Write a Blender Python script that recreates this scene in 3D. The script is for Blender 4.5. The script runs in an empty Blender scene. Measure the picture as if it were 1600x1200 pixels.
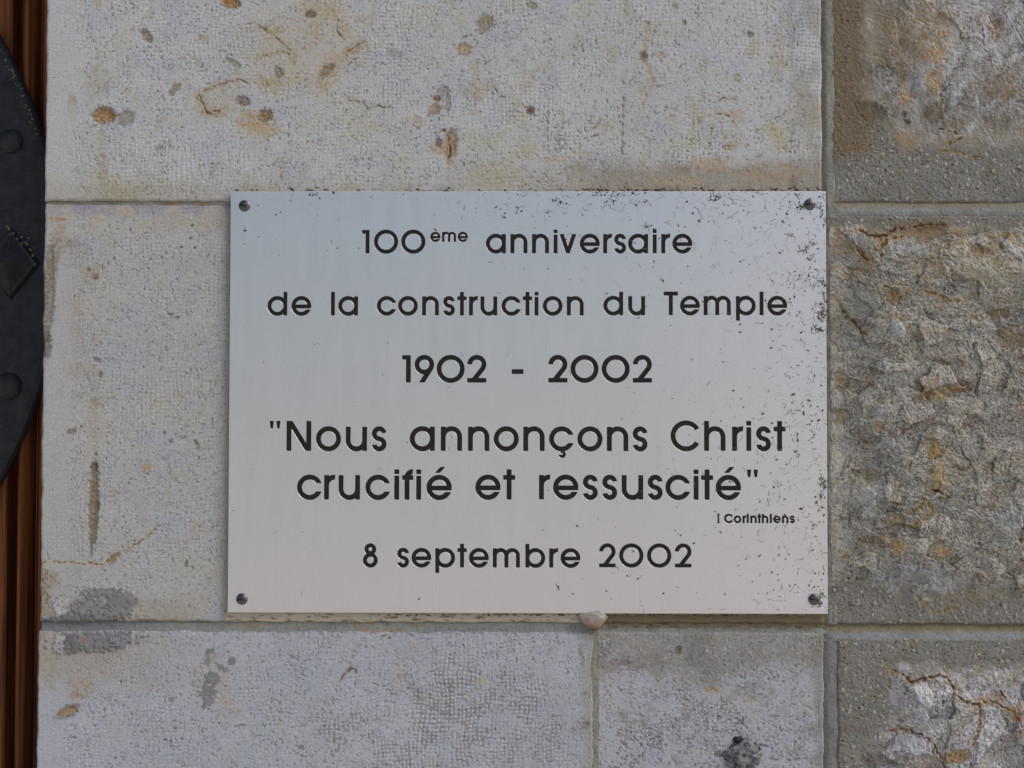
import bpy, bmesh, math, random
import numpy as np
from mathutils import Matrix, Vector
from mathutils.geometry import delaunay_2d_cdt

random.seed(7)
R = math.radians
scene = bpy.context.scene
COL = scene.collection

# ------------------------------------------------------------------ camera
S = 0.0005                      # metres of wall per unit of the wall grid
LENS, DIST = 58.5, 1.3
PITCH, YAW, ROLL = R(2.0), R(0.65), R(0.08)
fwd = Vector((-math.sin(YAW) * math.cos(PITCH), math.cos(YAW) * math.cos(PITCH), math.sin(PITCH)))
cam_data = bpy.data.cameras.new("camera")
cam = bpy.data.objects.new("camera", cam_data)
COL.objects.link(cam)
cam_data.lens = LENS
cam_data.sensor_width = 36
cam_data.clip_start = 0.02
cam_data.clip_end = 2000
cam.location = -fwd * DIST
RM = (Matrix.Rotation(YAW, 3, 'Z') @ Matrix.Rotation(R(90) + PITCH, 3, 'X') @ Matrix.Rotation(ROLL, 3, 'Z'))
cam.rotation_euler = RM.to_euler()
cam_data.dof.use_dof = True
cam_data.dof.focus_distance = DIST
cam_data.dof.aperture_fstop = 13.0
scene.camera = cam

# ------------------------------------------------------------------ world, sun, exposure
SUN_EL, SUN_AZ = 45.0, 112.0     # azimuth: the direction the light comes from, clockwise from +Y
w = bpy.data.worlds.new("World")
scene.world = w
w.use_nodes = True
nt = w.node_tree
sky = nt.nodes.new("ShaderNodeTexSky")
sky.sky_type = 'NISHITA'
sky.sun_disc = False
sky.sun_elevation = R(SUN_EL)
sky.sun_rotation = R(SUN_AZ)
sky.air_density = 1.0
sky.dust_density = 2.0
sky.ozone_density = 1.0
nt.links.new(sky.outputs[0], nt.nodes["Background"].inputs[0])
nt.nodes["Background"].inputs[1].default_value = 0.06
sd = bpy.data.lights.new("sun", 'SUN')
sd.energy = 1.5
sd.angle = R(40)
sd.color = (1.0, 0.9, 0.8)
so = bpy.data.objects.new("sun", sd)
COL.objects.link(so)
az, el = R(SUN_AZ), R(SUN_EL)
sdir = Vector((math.sin(az) * math.cos(el), math.cos(az) * math.cos(el), math.sin(el)))
so.rotation_euler = sdir.to_track_quat('Z', 'Y').to_euler()
so.location = (5, -2, 6)
scene.view_settings.view_transform = 'Standard'
scene.view_settings.look = 'None'
scene.view_settings.exposure = 1.04
scene.view_settings.gamma = 1.0


# ------------------------------------------------------------------ from photograph measures to the wall
def P(u, v, depth=0.0):
    """where the line of sight through (u, v) meets the plane `depth` metres behind the wall face, in wall-grid units"""
    k = 36 / 1600 / LENS
    d = RM @ Vector(((u - 800) * k, (600 - v) * k, -1))
    t = (depth - cam.location.y) / d.y
    p = cam.location + d * t
    return 800 + p.x / S, 600 - p.z / S


def W(U, V, h=0.0):
    """wall-grid units to metres; h = mm out of the wall"""
    return ((U - 800) * S, -h * 0.001, (600 - V) * S)


# ------------------------------------------------------------------ numpy noise
rng = np.random.RandomState(11)
TN = 2048
_perm = rng.permutation(TN)
_ga = rng.rand(TN) * 2 * np.pi
_gx, _gy = np.cos(_ga), np.sin(_ga)
_r1, _r2, _r3 = rng.rand(TN), rng.rand(TN), rng.rand(TN)


def _h(ix, iy, seed):
    return _perm[(_perm[(ix + seed * 131) & (TN - 1)] + iy) & (TN - 1)]


def perlin(x, y, seed=0):
    x = np.asarray(x, float); y = np.asarray(y, float)
    fx, fy = np.floor(x), np.floor(y)
    ix, iy = fx.astype(np.int64), fy.astype(np.int64)
    dx, dy = x - fx, y - fy
    sx = dx * dx * dx * (dx * (dx * 6 - 15) + 10)
    sy = dy * dy * dy * (dy * (dy * 6 - 15) + 10)
    def g(ox, oy):
        k = _h(ix + ox, iy + oy, seed)
        return _gx[k] * (dx - ox) + _gy[k] * (dy - oy)
    a = g(0, 0); b = g(1, 0); c = g(0, 1); d = g(1, 1)
    ab = a + (b - a) * sx
    cd = c + (d - c) * sx
    return (ab + (cd - ab) * sy) * 1.5


def fbm(x, y, seed=0, oct=4, gain=0.5):
    s = 0.0; a = 1.0; t = 0.0
    for i in range(oct):
        s = s + a * perlin(x * 2 ** i + i * 17.3, y * 2 ** i - i * 9.1, seed + i * 3)
        t += a; a *= gain
    return s / t * 1.3


def ridged(x, y, seed=0, oct=4, gain=0.5):
    s = 0.0; a = 1.0; t = 0.0
    for i in range(oct):
        s = s + a * (1 - np.abs(perlin(x * 2 ** i + i * 7.7, y * 2 ** i + i * 3.3, seed + i * 5)) * 1.6)
        t += a; a *= gain
    return s / t


def worley(x, y, seed=0):
    fx, fy = np.floor(x), np.floor(y)
    ix, iy = fx.astype(np.int64), fy.astype(np.int64)
    f1 = np.full(x.shape, 9.0); f2 = np.full(x.shape, 9.0); cid = np.zeros(x.shape); px = np.zeros(x.shape); py = np.zeros(x.shape)
    for ox in (-1, 0, 1):
        for oy in (-1, 0, 1):
            k = _h(ix + ox, iy + oy, seed)
            qx = fx + ox + _r1[k] - x; qy = fy + oy + _r2[k] - y
            d = np.sqrt(qx * qx + qy * qy)
            m = d < f1
            f2 = np.where(m, f1, np.minimum(f2, d))
            f1 = np.where(m, d, f1)
            cid = np.where(m, _r3[k], cid)
            px = np.where(m, qx, px); py = np.where(m, qy, py)
    return f1, f2, cid, px, py


def ss(a, b, x):
    t = np.clip((x - a) / (b - a), 0, 1)
    return t * t * (3 - 2 * t)


def lin(*c):
    c = np.array(c, float) / 255
    return np.where(c <= 0.04045, c / 12.92, ((c + 0.055) / 1.055) ** 2.4)


def mixc(C, m, col, f=1.0):
    m = np.clip(m * f, 0, 1)[..., None]
    return C * (1 - m) + np.asarray(col) * m


# ------------------------------------------------------------------ materials
def new_mat(name):
    m = bpy.data.materials.new(name)
    m.use_nodes = True
    n = m.node_tree
    return m, n, n.nodes["Principled BSDF"]


def nd(n, kind, **kw):
    x = n.nodes.new(kind)
    for k, v in kw.items():
        if k.startswith('i_'):
            x.inputs[int(k[2:])].default_value = v
        else:
            setattr(x, k, v)
    return x


def mineral_material(name, scale=900.0, amt=0.22, bump=0.4, rough=0.93, bump_scale=700.0):
    """colour from the relief's own mineral tint (vertex attribute) x fine procedural grain"""
    m, n, b = new_mat(name)
    at = nd(n, "ShaderNodeAttribute", attribute_name="mineral")
    tc = nd(n, "ShaderNodeTexCoord")
    nz = nd(n, "ShaderNodeTexNoise"); nz.inputs["Scale"].default_value = scale
    nz.inputs["Detail"].default_value = 3; nz.inputs["Roughness"].default_value = 0.7
    n.links.new(tc.outputs["Object"], nz.inputs["Vector"])
    mr = nd(n, "ShaderNodeMapRange")
    mr.inputs["From Min"].default_value = 0.3; mr.inputs["From Max"].default_value = 0.7
    mr.inputs["To Min"].default_value = 1 - amt; mr.inputs["To Max"].default_value = 1 + amt
    n.links.new(nz.outputs[0], mr.inputs["Value"])
    vm = nd(n, "ShaderNodeVectorMath", operation='SCALE')
    n.links.new(at.outputs["Color"], vm.inputs[0])
    n.links.new(mr.outputs[0], vm.inputs["Scale"])
    n.links.new(vm.outputs[0], b.inputs["Base Color"])
    b.inputs["Roughness"].default_value = rough
    b.inputs["Specular IOR Level"].default_value = 0.25
    n2 = nd(n, "ShaderNodeTexNoise"); n2.inputs["Scale"].default_value = bump_scale
    n2.inputs["Detail"].default_value = 4; n2.inputs["Roughness"].default_value = 0.65
    n.links.new(tc.outputs["Object"], n2.inputs["Vector"])
    bp = nd(n, "ShaderNodeBump"); bp.inputs["Strength"].default_value = bump
    bp.inputs["Distance"].default_value = 0.0008
    n.links.new(n2.outputs[0], bp.inputs["Height"])
    n.links.new(bp.outputs[0], b.inputs["Normal"])
    return m


M_STONE = mineral_material("dressed_limestone", scale=1000, amt=.26, bump=.2)
M_ROUGH = mineral_material("rough_limestone", scale=900, amt=0.16, bump=0.25)
M_MORTAR = mineral_material("lime_mortar", scale=1100, amt=0.2, bump=0.3)


# ------------------------------------------------------------------ object helpers
def empty(name, loc, label=None, cat=None):
    o = bpy.data.objects.new(name, None)
    o.location = loc
    o.empty_display_size = 0.05
    COL.objects.link(o)
    if label: o["label"] = label
    if cat: o["category"] = cat
    return o


def link(name, me, parent=None, loc=(0, 0, 0), label=None, kind=None):
    o = bpy.data.objects.new(name, me)
    COL.objects.link(o)
    if parent is not None:
        o.parent = parent
        pw = Vector((0, 0, 0)); q = parent
        while q is not None:
            pw += q.location; q = q.parent
        o.location = Vector(loc) - pw
    else:
        o.location = loc
    if label: o["label"] = label
    if kind: o["kind"] = kind
    return o


def mesh_np(name, V, F, mat, colors=None, smooth=True):
    """V (n,3) array, F (m,4) or (m,3) int array"""
    me = bpy.data.meshes.new(name)
    k = F.shape[1]
    me.vertices.add(len(V)); me.vertices.foreach_set("co", V.astype(np.float32).ravel())
    me.loops.add(F.size); me.loops.foreach_set("vertex_index", F.astype(np.int32).ravel())
    me.polygons.add(len(F))
    me.polygons.foreach_set("loop_start", np.arange(0, F.size, k, dtype=np.int32))
    me.polygons.foreach_set("use_smooth", np.full(len(F), smooth))
    me.update(calc_edges=True)
    if colors is not None:
        a = me.attributes.new("mineral", 'FLOAT_COLOR', 'POINT')
        c4 = np.ones((len(V), 4), np.float32); c4[:, :3] = colors * np.array([.955, 1.0, 1.02])
        a.data.foreach_set("color", c4.ravel())
    me.materials.append(mat)
    return me


def bm_mesh(name, bm, mat, smooth=False):
    bmesh.ops.recalc_face_normals(bm, faces=bm.faces)
    me = bpy.data.meshes.new(name)
    bm.to_mesh(me); bm.free()
    if smooth:
        for p in me.polygons: p.use_smooth = True
    me.materials.append(mat)
    return me


def axis(a, b, fine, f0, f1, coarse):
    """grid lines from a to b, fine between f0 and f1 and coarse outside"""
    out = []
    x = a
    while x < b - 1e-6:
        out.append(x)
        x += fine if f0 - fine <= x <= f1 else (min(coarse, max(f0 - x, fine)) if x < f0 else coarse)
    out.append(b)
    return np.array(out)


FINE = 1.45
FU0, FU1, FV0, FV1 = -25, 1630, -25, 1228


def relief(name, u0, u1, v0, v1, fn, mat, parent, depth=60.0, us=None, vs=None, label=None, chip=1.2, edge_r=4.0, seed=1):
    """a block whose face is a height field fn(U, V) -> (mm out of the wall, colour), with real sides"""
    us = axis(u0, u1, FINE, FU0, FU1, 9) if us is None else us
    vs = axis(v0, v1, FINE, FV0, FV1, 9) if vs is None else vs
    U, V = np.meshgrid(us, vs)
    # uneven, chipped arrises: the outline itself wanders
    eu0 = np.clip(1 - (U - u0) / 40, 0, 1); eu1 = np.clip(1 - (u1 - U) / 40, 0, 1)
    ev0 = np.clip(1 - (V - v0) / 40, 0, 1); ev1 = np.clip(1 - (v1 - V) / 40, 0, 1)
    nV = fbm(V / 38, V * 0 + 3.3, seed, 4, .6); nU = fbm(U / 38, U * 0 + 8.3, seed + 4, 4, .6)
    Uo = U + chip * 1.6 * (eu0 * nV - eu1 * fbm(V / 33, V * 0 + 1.3, seed + 9, 4, .6))
    Vo = V + chip * 1.6 * (ev0 * nU - ev1 * fbm(U / 33, U * 0 + 5.3, seed + 13, 4, .6))
    h, C = fn(Uo, Vo)
    e = np.minimum(np.minimum(U - u0, u1 - U), np.minimum(V - v0, v1 - V))
    rr = edge_r * (1 + .5 * fbm(U / 25, V / 25, seed + 21, 3))
    t = np.clip(1 - e / rr, 0, 1)
    h = h - rr * 0.5 * (1 - np.sqrt(np.clip(1 - t * t, 0, 1)))
    cu, cv = (u0 + u1) / 2, (v0 + v1) / 2
    cx, _, cz = W(cu, cv)
    X = (Uo - 800) * S - cx; Z = (600 - Vo) * S - cz; Y = -h * 0.001
    ny, nx = U.shape
    idx = np.arange(nx * ny).reshape(ny, nx)
    F = np.stack([idx[:-1, :-1], idx[1:, :-1], idx[1:, 1:], idx[:-1, 1:]], -1).reshape(-1, 4)
    VV = np.stack([X, Y, Z], -1).reshape(-1, 3)
    CC = np.clip(C, 0.003, 0.95).reshape(-1, 3)
    loop = np.concatenate([idx[0, :], idx[1:, -1], idx[-1, -2::-1], idx[-2:0:-1, 0]])
    back = VV[loop].copy(); back[:, 1] = depth * 0.001
    n0 = len(VV)
    VV = np.concatenate([VV, back]); CC = np.concatenate([CC, CC[loop]])
    k = len(loop); i = np.arange(k); j = (i + 1) % k
    F = np.concatenate([F, np.stack([loop[i], loop[j], n0 + j, n0 + i], -1)])
    me = mesh_np(name, VV, F, mat, CC)
    return link(name, me, parent, (cx, 0, cz), label)


# ------------------------------------------------------------------ features placed on the stones
def blob(U, V, u, v, rx, ry, ang=0.0, rag=0.75, soft=0.42, seed=0):
    cu, cv = P(u, v)
    a = R(ang); dx = U - cu; dy = V - cv
    x = (dx * math.cos(a) + dy * math.sin(a)) / rx
    y = (-dx * math.sin(a) + dy * math.cos(a)) / ry
    d = np.sqrt(x * x + y * y)
    out = np.zeros(U.shape)
    sel = d < 2.2
    if sel.any():
        q = max(4, min(rx, ry) * .9)
        n = .6 * fbm(U[sel] / q, V[sel] / q, seed + int(u) % 50, 4, .65) + .5 * fbm(U[sel] / 6, V[sel] / 6, seed + 9, 3, .7)
        out[sel] = 1 - ss(1 - soft, 1 + soft, d[sel] + rag * n)
    return out


def polyd(U, V, pts, wob=2.0, seed=0):
    """distance to a polyline (uneven), and the position along it 0..1"""
    q = [P(*p) for p in pts]
    best = np.full(U.shape, 1e3); par = np.zeros(U.shape)
    L = [math.dist(q[i], q[i + 1]) for i in range(len(q) - 1)]
    tot = sum(L); acc = 0
    u0, u1 = min(p[0] for p in q) - 60, max(p[0] for p in q) + 60
    v0, v1 = min(p[1] for p in q) - 60, max(p[1] for p in q) + 60
    sel = (U > u0) & (U < u1) & (V > v0) & (V < v1)
    if not sel.any(): return best, par
    x = U[sel] + wob * fbm(U[sel] / 9, V[sel] / 9, seed + 5, 3); y = V[sel] + wob * fbm(U[sel] / 9, V[sel] / 9, seed + 11, 3)
    b = np.full(x.shape, 1e3); pr = np.zeros(x.shape)
    for i in range(len(q) - 1):
        ax, ay = q[i]; bx, by = q[i + 1]
        t = np.clip(((x - ax) * (bx - ax) + (y - ay) * (by - ay)) / max(L[i] ** 2, 1e-6), 0, 1)
        d = np.hypot(x - ax - t * (bx - ax), y - ay - t * (by - ay))
        m = d < b
        b = np.where(m, d, b); pr = np.where(m, (acc + t * L[i]) / tot, pr)
        acc += L[i]
    best[sel] = b; par[sel] = pr
    return best, par


OCHRE = lin(150, 124, 78); RUST = lin(116, 86, 50); TAN = lin(154, 144, 124); GREYS = lin(112, 112, 116); DARK = lin(62, 54, 46)


def apply_features(U, V, h, C, feats):
    for f in feats:
        k = f[0]
        if k == 'b':        # stain or filled hole: u, v, rx, ry, angle, colour, strength, depth mm
            _, u, v, rx, ry, ang, col, st, dep = f
            m = blob(U, V, u, v, rx, ry, ang)
            if dep < .25 and dep >= 0 and max(rx, ry) > 5: m = m * (.35 + .8 * ss(-.35, .35, fbm(U / 9, V / 7, 71, 4, .65)))
            n = 0.8 + 0.8 * fbm(U / 4.5, V / 4.5, 77, 3, .7)
            C = mixc(C, m * n, col, st)
            h = h - dep * m
            if dep > 0.2:
                rim = np.clip(4 * m * (1 - m), 0, 1) * .7
                C = mixc(C, rim, DARK, .5)
        elif k == 'c':      # crack: points, half width, colour, strength, depth, halo width, halo colour, halo strength
            _, pts, hw, col, st, dep, hal, hcol, hst = f
            d, t = polyd(U, V, pts, 2.4)
            ww = hw * .72 * np.clip(.55 + 1.5 * perlin(U / 7, V / 7, 31), 0.12, 1.5) * np.clip(np.minimum(t, 1 - t) * 9 + .35, 0, 1)
            m = (1 - ss(ww * .5, ww * 1.3 + .45, d)) * ss(.1, .5, ww)
            if hst > 0:
                hm = (1 - ss(0, hal, d + 4 * fbm(U / 10, V / 10, 41, 3)))
                C = mixc(C, hm * (0.65 + .9 * fbm(U / 6, V / 6, 5, 3)), hcol, hst)
            C = mixc(C, m, col, st)
            h = h - dep * m
        elif k == 's':      # smear of cement lying on the stone: u, v, rx, ry, angle, colour, height mm
            _, u, v, rx, ry, ang, col, up = f
            m = blob(U, V, u, v, rx, ry, ang, 1.0, .16)
            m = m * ss(-.75, -.3, perlin(U / 5, V / 4.5, 73) + .5 * perlin(U / 11, V / 9, 74))
            C = mixc(C, m, col * 1.06 * (1 + .24 * fbm(U / 12, V / 12, 9, 4))[..., None], .95)
            h = h * (1 - .8 * m) + up * m
            rim = np.clip(4 * m * (1 - m), 0, 1)
            C = mixc(C, rim, DARK, .35)
    return h, C


def dressed(U, V, seed, tone, cool=0.0, pit=1.0, weave=1.0, warm=1.0, worn=None, marg=None, wdot=.9):
    """bush-hammered limestone with a woven look"""
    big = fbm(U / 210, V / 210, seed, 4)
    med = fbm(U / 48, V / 40, seed + 3, 4)
    C = np.ones(U.shape + (3,)) * tone
    C = C * (1 + .07 * big + .06 * med)[..., None]
    wm = ss(.02, .55, fbm(U / 120, V / 85, seed + 8, 5, .6)) * warm
    C = mixc(C, wm, lin(170, 164, 144), .5)
    C = mixc(C, ss(.25, .55, fbm(U / 40, V / 55, seed + 18, 4, .6)) * warm, lin(160, 150, 122), .45)
    bl = ss(.1, .5, fbm(U / 75, V / 60, seed + 12, 4))
    C = mixc(C, bl, lin(156, 160, 170), .4)
    # woven tooling
    wx = U + 7 * fbm(U / 80, V / 80, seed + 31, 2) + .8 * perlin(U / 9, V / 9, seed + 2)
    wy = V + 7 * fbm(U / 80, V / 80, seed + 37, 2) + .8 * perlin(U / 9, V / 9, seed + 6)
    ca = .5 + .5 * np.cos(2 * np.pi * wx / 6.6); cb = .5 + .5 * np.cos(2 * np.pi * wy / 6.0)
    dot = ca * cb
    M = weave * (.25 + .75 * ss(-.25, .35, fbm(U / 95, V / 110, seed + 40, 3)))
    mh = ss(.0, .4, fbm(U / 60, V / 160, seed + 44, 2)); mv = ss(.0, .4, fbm(U / 160, V / 60, seed + 46, 2))
    tex = dot - .25 + .3 * mh * (cb - .5) + .25 * mv * (ca - .5)
    gr = perlin(U / 3.1, V / 3.1, seed + 51); gr2 = perlin(U / 6.5, V / 5.2, seed + 52)
    ln = perlin(U / 26, V / 2.3, seed + 53)
    h = .11 * tex * M + .07 * gr + .07 * gr2 + .12 * med + .03 * ln
    gr3 = perlin(U / 2.3, V / 2.3, seed + 54)
    cellb = perlin(wx / 6.6 * 1.3 + 5, wy / 6.0 * 1.3, seed + 56)
    C = C * (1 + (.24 + .26 * cellb) * tex * M + .08 * gr + .08 * gr2 + .10 * gr3 + .05 * ln)[..., None]
    # pits: small, sharp, worm-shaped, in drifts
    dens = ss(-.3, .75, fbm(U / 70, V / 55, seed + 60, 4)) * pit
    pn = perlin(U / 4.4, V / 3.2, seed + 61) * .6 + perlin(U / 2.6, V / 4.4, seed + 62) * .45 + perlin(U / 9, V / 8, seed + 63) * .3
    pm = ss(.56 - .24 * dens, .66 - .24 * dens, pn)
    C = mixc(C, pm, lin(94, 88, 84), .8)
    h = h - .45 * pm
    for q, (da, dx_, dy_) in enumerate(((.6, 8.5, 2.3), (-.7, 7.5, 2.2), (1.5, 8, 2.4))):
        xr = U * math.cos(da) + V * math.sin(da); yr = -U * math.sin(da) + V * math.cos(da)
        ds = ss(.50 - .12 * dens, .58 - .12 * dens, perlin(xr / dx_, yr / dy_, seed + 110 + q)) * ss(-.1, .3, perlin(U / 30, V / 26, seed + 115 + q))
        C = mixc(C, ds * np.minimum(1, .5 + pit * .4), lin(86, 80, 76), .7)
        h = h - .25 * ds
    bk = ss(.60, .66, perlin(U / 3.0, V / 2.8, seed + 64)) * ss(-.1, .3, perlin(U / 60, V / 60, seed + 65))
    C = mixc(C, bk, lin(60, 54, 52), .8)
    wt = ss(.50, .64, perlin(U / 2.9, V / 2.9, seed + 66))
    C = mixc(C, wt, lin(196, 195, 194), .45)
    # hair cracks here and there
    cx = U + 12 * fbm(U / 16, V / 16, seed + 70, 4); cy = V + 12 * fbm(U / 16, V / 16, seed + 71, 4)
    cr = np.abs(perlin(cx / 62, cy / 50, seed + 72)); cm = ss(.2, .42, fbm(U / 45, V / 40, seed + 73, 4))
    crm = (1 - ss(.002, .020, cr)) * cm * ss(-.2, .3, perlin(U / 7, V / 7, seed + 74))
    C = mixc(C, (1 - ss(.0, .15, cr)) * cm * warm, lin(160, 148, 118), .25)
    C = mixc(C, crm, lin(104, 86, 62), .6)
    h = h - .35 * crm
    if worn is not None:
        wmk = np.clip(worn * (.55 + 1.2 * fbm(U / 34, V / 34, seed + 80, 4)), 0, 1)
        nz_ = perlin(U / 4.6, V / 3.6, seed + 81) * .6 + perlin(U / 9, V / 7, seed + 82) * .35
        fld = wdot * (dot * (1 + .9 * cellb) - .3) * 1.0 - (1.15 - wdot * .5) * nz_ + .45 + .12 * gr3
        hole = 1 - ss(wmk * .62 - .08, wmk * .62 + .08, fld)
        hole = hole * ss(.08, .3, wmk) * (.55 + .6 * ss(-.3, .4, perlin(U / 12, V / 10, seed + 84)))
        C = mixc(C, hole, lin(124, 120, 118), .72)
        C = mixc(C, (1 - hole) * ss(.3, .7, wmk) * ss(.3, .7, dot), lin(190, 190, 194), .5)
        h = h - .25 * hole
    if marg is not None:
        l2 = perlin(U / 40, V / 2.0, seed + 90)
        C = C * (1 + marg[..., None] * .05 * l2[..., None])
        C = mixc(C, marg, C * .2 + .8 * np.asarray(tone) * 1.03, .7)
        h = h * (1 - .6 * marg) + marg * .06 * l2
    return h, C


def sandy(U, V, seed, tone):
    """coarse sandy mortar smeared over the margins"""
    k = fbm(U / 6, V / 6, seed + 2, 4, .75); k2 = perlin(U / 2.5, V / 2.5, seed + 3)
    C = np.ones(U.shape + (3,)) * tone * (1 + .2 * fbm(U / 55, V / 55, seed, 4) + .26 * k + .16 * k2)[..., None]
    C = mixc(C, ss(0, .5, fbm(U / 26, V / 26, seed + 1, 4)), lin(112, 98, 74), .35)
    C = mixc(C, ss(0, .5, fbm(U / 30, V / 30, seed + 11, 4)), lin(118, 116, 116), .35)
    f1, f2, cid, _, _ = worley(U / 7.0 + .3 * k, V / 7.0 + .3 * k2, seed + 5)
    sz = .10 + .22 * (cid * 37 % 1)
    g = (1 - ss(sz, sz + .12, f1)) * (cid > .80)
    C = mixc(C, g, lin(168, 164, 152), .85)
    p = ss(.42, .58, perlin(U / 3.6, V / 3.1, seed + 6) * .8 + .3 * perlin(U / 12, V / 12, seed + 8))
    C = mixc(C, p, lin(48, 43, 36), .8)
    h = .55 * k + .3 * k2 + .4 * g - .55 * p + .3 * fbm(U / 40, V / 40, seed + 9, 2)
    return h, C


def quarry(U, V, seed, light, coarse=1.0, rust=1.0, ang=0.0, amp=1.0, soft=1.0, chips=0.0):
    """broken, rusticated face: layered flakes, ridges, crusted hollows, worm-like cracks"""
    a = R(ang)
    x = U * math.cos(a) + V * math.sin(a); y = -U * math.sin(a) + V * math.cos(a)
    wx = x + 26 * fbm(x / 80, y / 80, seed, 4); wy = y + 26 * fbm(x / 80, y / 80, seed + 4, 4)
    big = fbm(wx / 150, wy / 110, seed + 7, 4)
    f1, f2, cid, px, py = worley(wx / (44 * coarse), wy / (30 * coarse), seed + 9)
    g1, g2, cid2, qx, qy = worley((wx + 7 * perlin(x / 8, y / 8, seed)) / (17 * coarse), (wy + 7 * perlin(x / 8, y / 8, seed + 1)) / (12 * coarse), seed + 15)
    facet = (cid - .5) * 2.2 + (px * (cid * 7 % 1 - .5) + py * (cid * 13 % 1 - .3)) * 3.2
    facet2 = (cid2 - .5) * .9 + (qx * (cid2 * 7 % 1 - .5) + qy * (cid2 * 13 % 1 - .3)) * 1.3
    rd = ridged(wx / 60, wy / 42, seed + 20, 5, .55)
    fine = fbm(wx / 11, wy / 8, seed + 25, 5, .65)
    f4 = perlin(U / 4, V / 4, seed + 26)
    h = amp * (3.0 * big + 1.25 * facet + .6 * facet2 + .7 * (rd - .5) * soft + .4 * fine * soft + .22 * f4)
    n_ = (2.6 / coarse ** .5) * fbm(wx / 62, wy / 44, seed + 60, 4, .55) + .25 * fbm(x / 12, y / 12, seed + 61, 3, .6)
    n2_ = 2.4 * fbm(wx / 30 + 9, wy / 20, seed + 62, 4, .55) + .2 * perlin(x / 8, y / 8, seed + 63)
    saw = n_ * 2 - np.floor(n_ * 2); saw2 = n2_ * 2 - np.floor(n2_ * 2)
    h = h + amp * (.9 * saw + .5 * saw2) * np.minimum(1, np.minimum(1 - saw, 1 - saw2) * 8)
    # colour: pale broken faces, beige crust, ochre in hollows, blue-grey patches
    C = np.ones(U.shape + (3,)) * light
    C = C * (1 + (.28 + .34 * chips) * (cid - .5) + (.18 + .3 * chips) * (cid2 - .5) + (.2 * fine + .12 * f4 + .1 * perlin(U / 2.4, V / 2.4, seed + 27)) * (1 - .6 * chips))[..., None]
    C = mixc(C, ss(-.1, .5, fbm(wx / 70, wy / 50, seed + 30, 5, .6)), lin(138, 129, 108), .6)
    C = mixc(C, ss(.05, .5, fbm(wx / 52, wy / 44, seed + 34, 5, .6)), lin(136, 139, 146), .5)
    oc = ss(.16, .5, fbm(wx / 46, wy / 32, seed + 36, 5, .65)) * rust
    C = mixc(C, oc, lin(132, 102, 60), .6)
    C = mixc(C, ss(.42, .62, fbm(wx / 20, wy / 14, seed + 38, 4, .6)) * rust, lin(112, 76, 40), .55)
    C = mixc(C, ss(.30, .6, fbm(wx / 30, wy / 60, seed + 39, 5, .6)), lin(182, 180, 180), .5)
    C = C * (1 + (.16 + .12 * chips) * (saw - .5) + (.16 + .10 * chips) * (saw2 - .5))[..., None]  # shading across each flake step, put into the colour
    se = np.maximum(1 - ss(.04, .13, saw), .85 * (1 - ss(.04, .15, saw2)))
    C = mixc(C, se * ss(-.25, .25, fbm(U / 24, V / 24, seed + 64, 3)), lin(66, 56, 44), .68)
    C = mixc(C, np.maximum(ss(.9, 1, saw), ss(.9, 1, saw2)) * ss(-.1, .4, fbm(U / 28, V / 28, seed + 65, 3)), lin(190, 188, 186), .45)  # painted highlights along the raised lips of the steps
    # edges of flakes
    ed = 1 - ss(.0, .07, f2 - f1); ed2 = (1 - ss(.0, .13, g2 - g1)) * ss(-.3 * chips - .1, .4 - .3 * chips, fbm(U / 40, V / 40, seed + 41, 3))
    C = mixc(C, ed * ss(-.2, .3, fbm(U / 30, V / 30, seed + 43, 3)), lin(92, 74, 52), .55)
    C = mixc(C, ed2, lin(88, 76, 62), .45 + .2 * chips)
    # worm-like hair lines
    vx = wx + 6 * fbm(x / 9, y / 9, seed + 46, 3); vy = wy + 6 * fbm(x / 9, y / 9, seed + 47, 3)
    l1 = np.abs(perlin(vx / 19, vy / 13, seed + 48)); l2 = np.abs(perlin(vx / 11, vy / 9, seed + 49))
    lm = np.maximum((1 - ss(.03, .10, l1)) * ss(-.2, .3, fbm(U / 50, V / 50, seed + 50, 3)),
                    .7 * (1 - ss(.03, .12, l2)) * ss(0, .4, fbm(U / 45, V / 45, seed + 51, 3)))
    C = mixc(C, lm, lin(82, 74, 66), .62)
    for q, (sx_, sy_, dd, oo) in enumerate(((8.5, 6.5, .12, .6), (5.6, 4.6, .15, .42), (26, 9, .07, .62), (14, 20, .06, .6))):
        tx = U + 4 * fbm(U / 6, V / 6, seed + 80 + q, 3, .7); ty = V + 4 * fbm(U / 6, V / 6, seed + 85 + q, 3, .7)
        hl = (1 - ss(dd * .45, dd * 1.25, np.abs(perlin(tx / sx_, ty / sy_, seed + 90 + q)))) * ss(-.02, .3, fbm(U / 30, V / 24, seed + 95 + q, 3))
        C = mixc(C, hl, lin(58, 51, 42), oo * 1.05 * (1 - .55 * chips))
    h = h - .25 * lm - .4 * ed * amp
    C = C * (1 + (.16 * perlin(U / 1.7, V / 1.6, seed + 28)) * (1 - .4 * chips))[..., None]
    pn = perlin(U / 3.2, V / 3.2, seed + 55)
    C = mixc(C, ss(.5, .62, pn), lin(60, 54, 46), .7)
    C = mixc(C, ss(.48, .62, -pn), lin(184, 180, 170), .5)
    st_ = ss(.25, .5, perlin(wx / 24, wy / 6, seed + 57)) * ss(-.1, .3, fbm(U / 40, V / 40, seed + 58, 3))
    C = mixc(C, st_, lin(172, 170, 166), .4)
    return h, C


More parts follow.
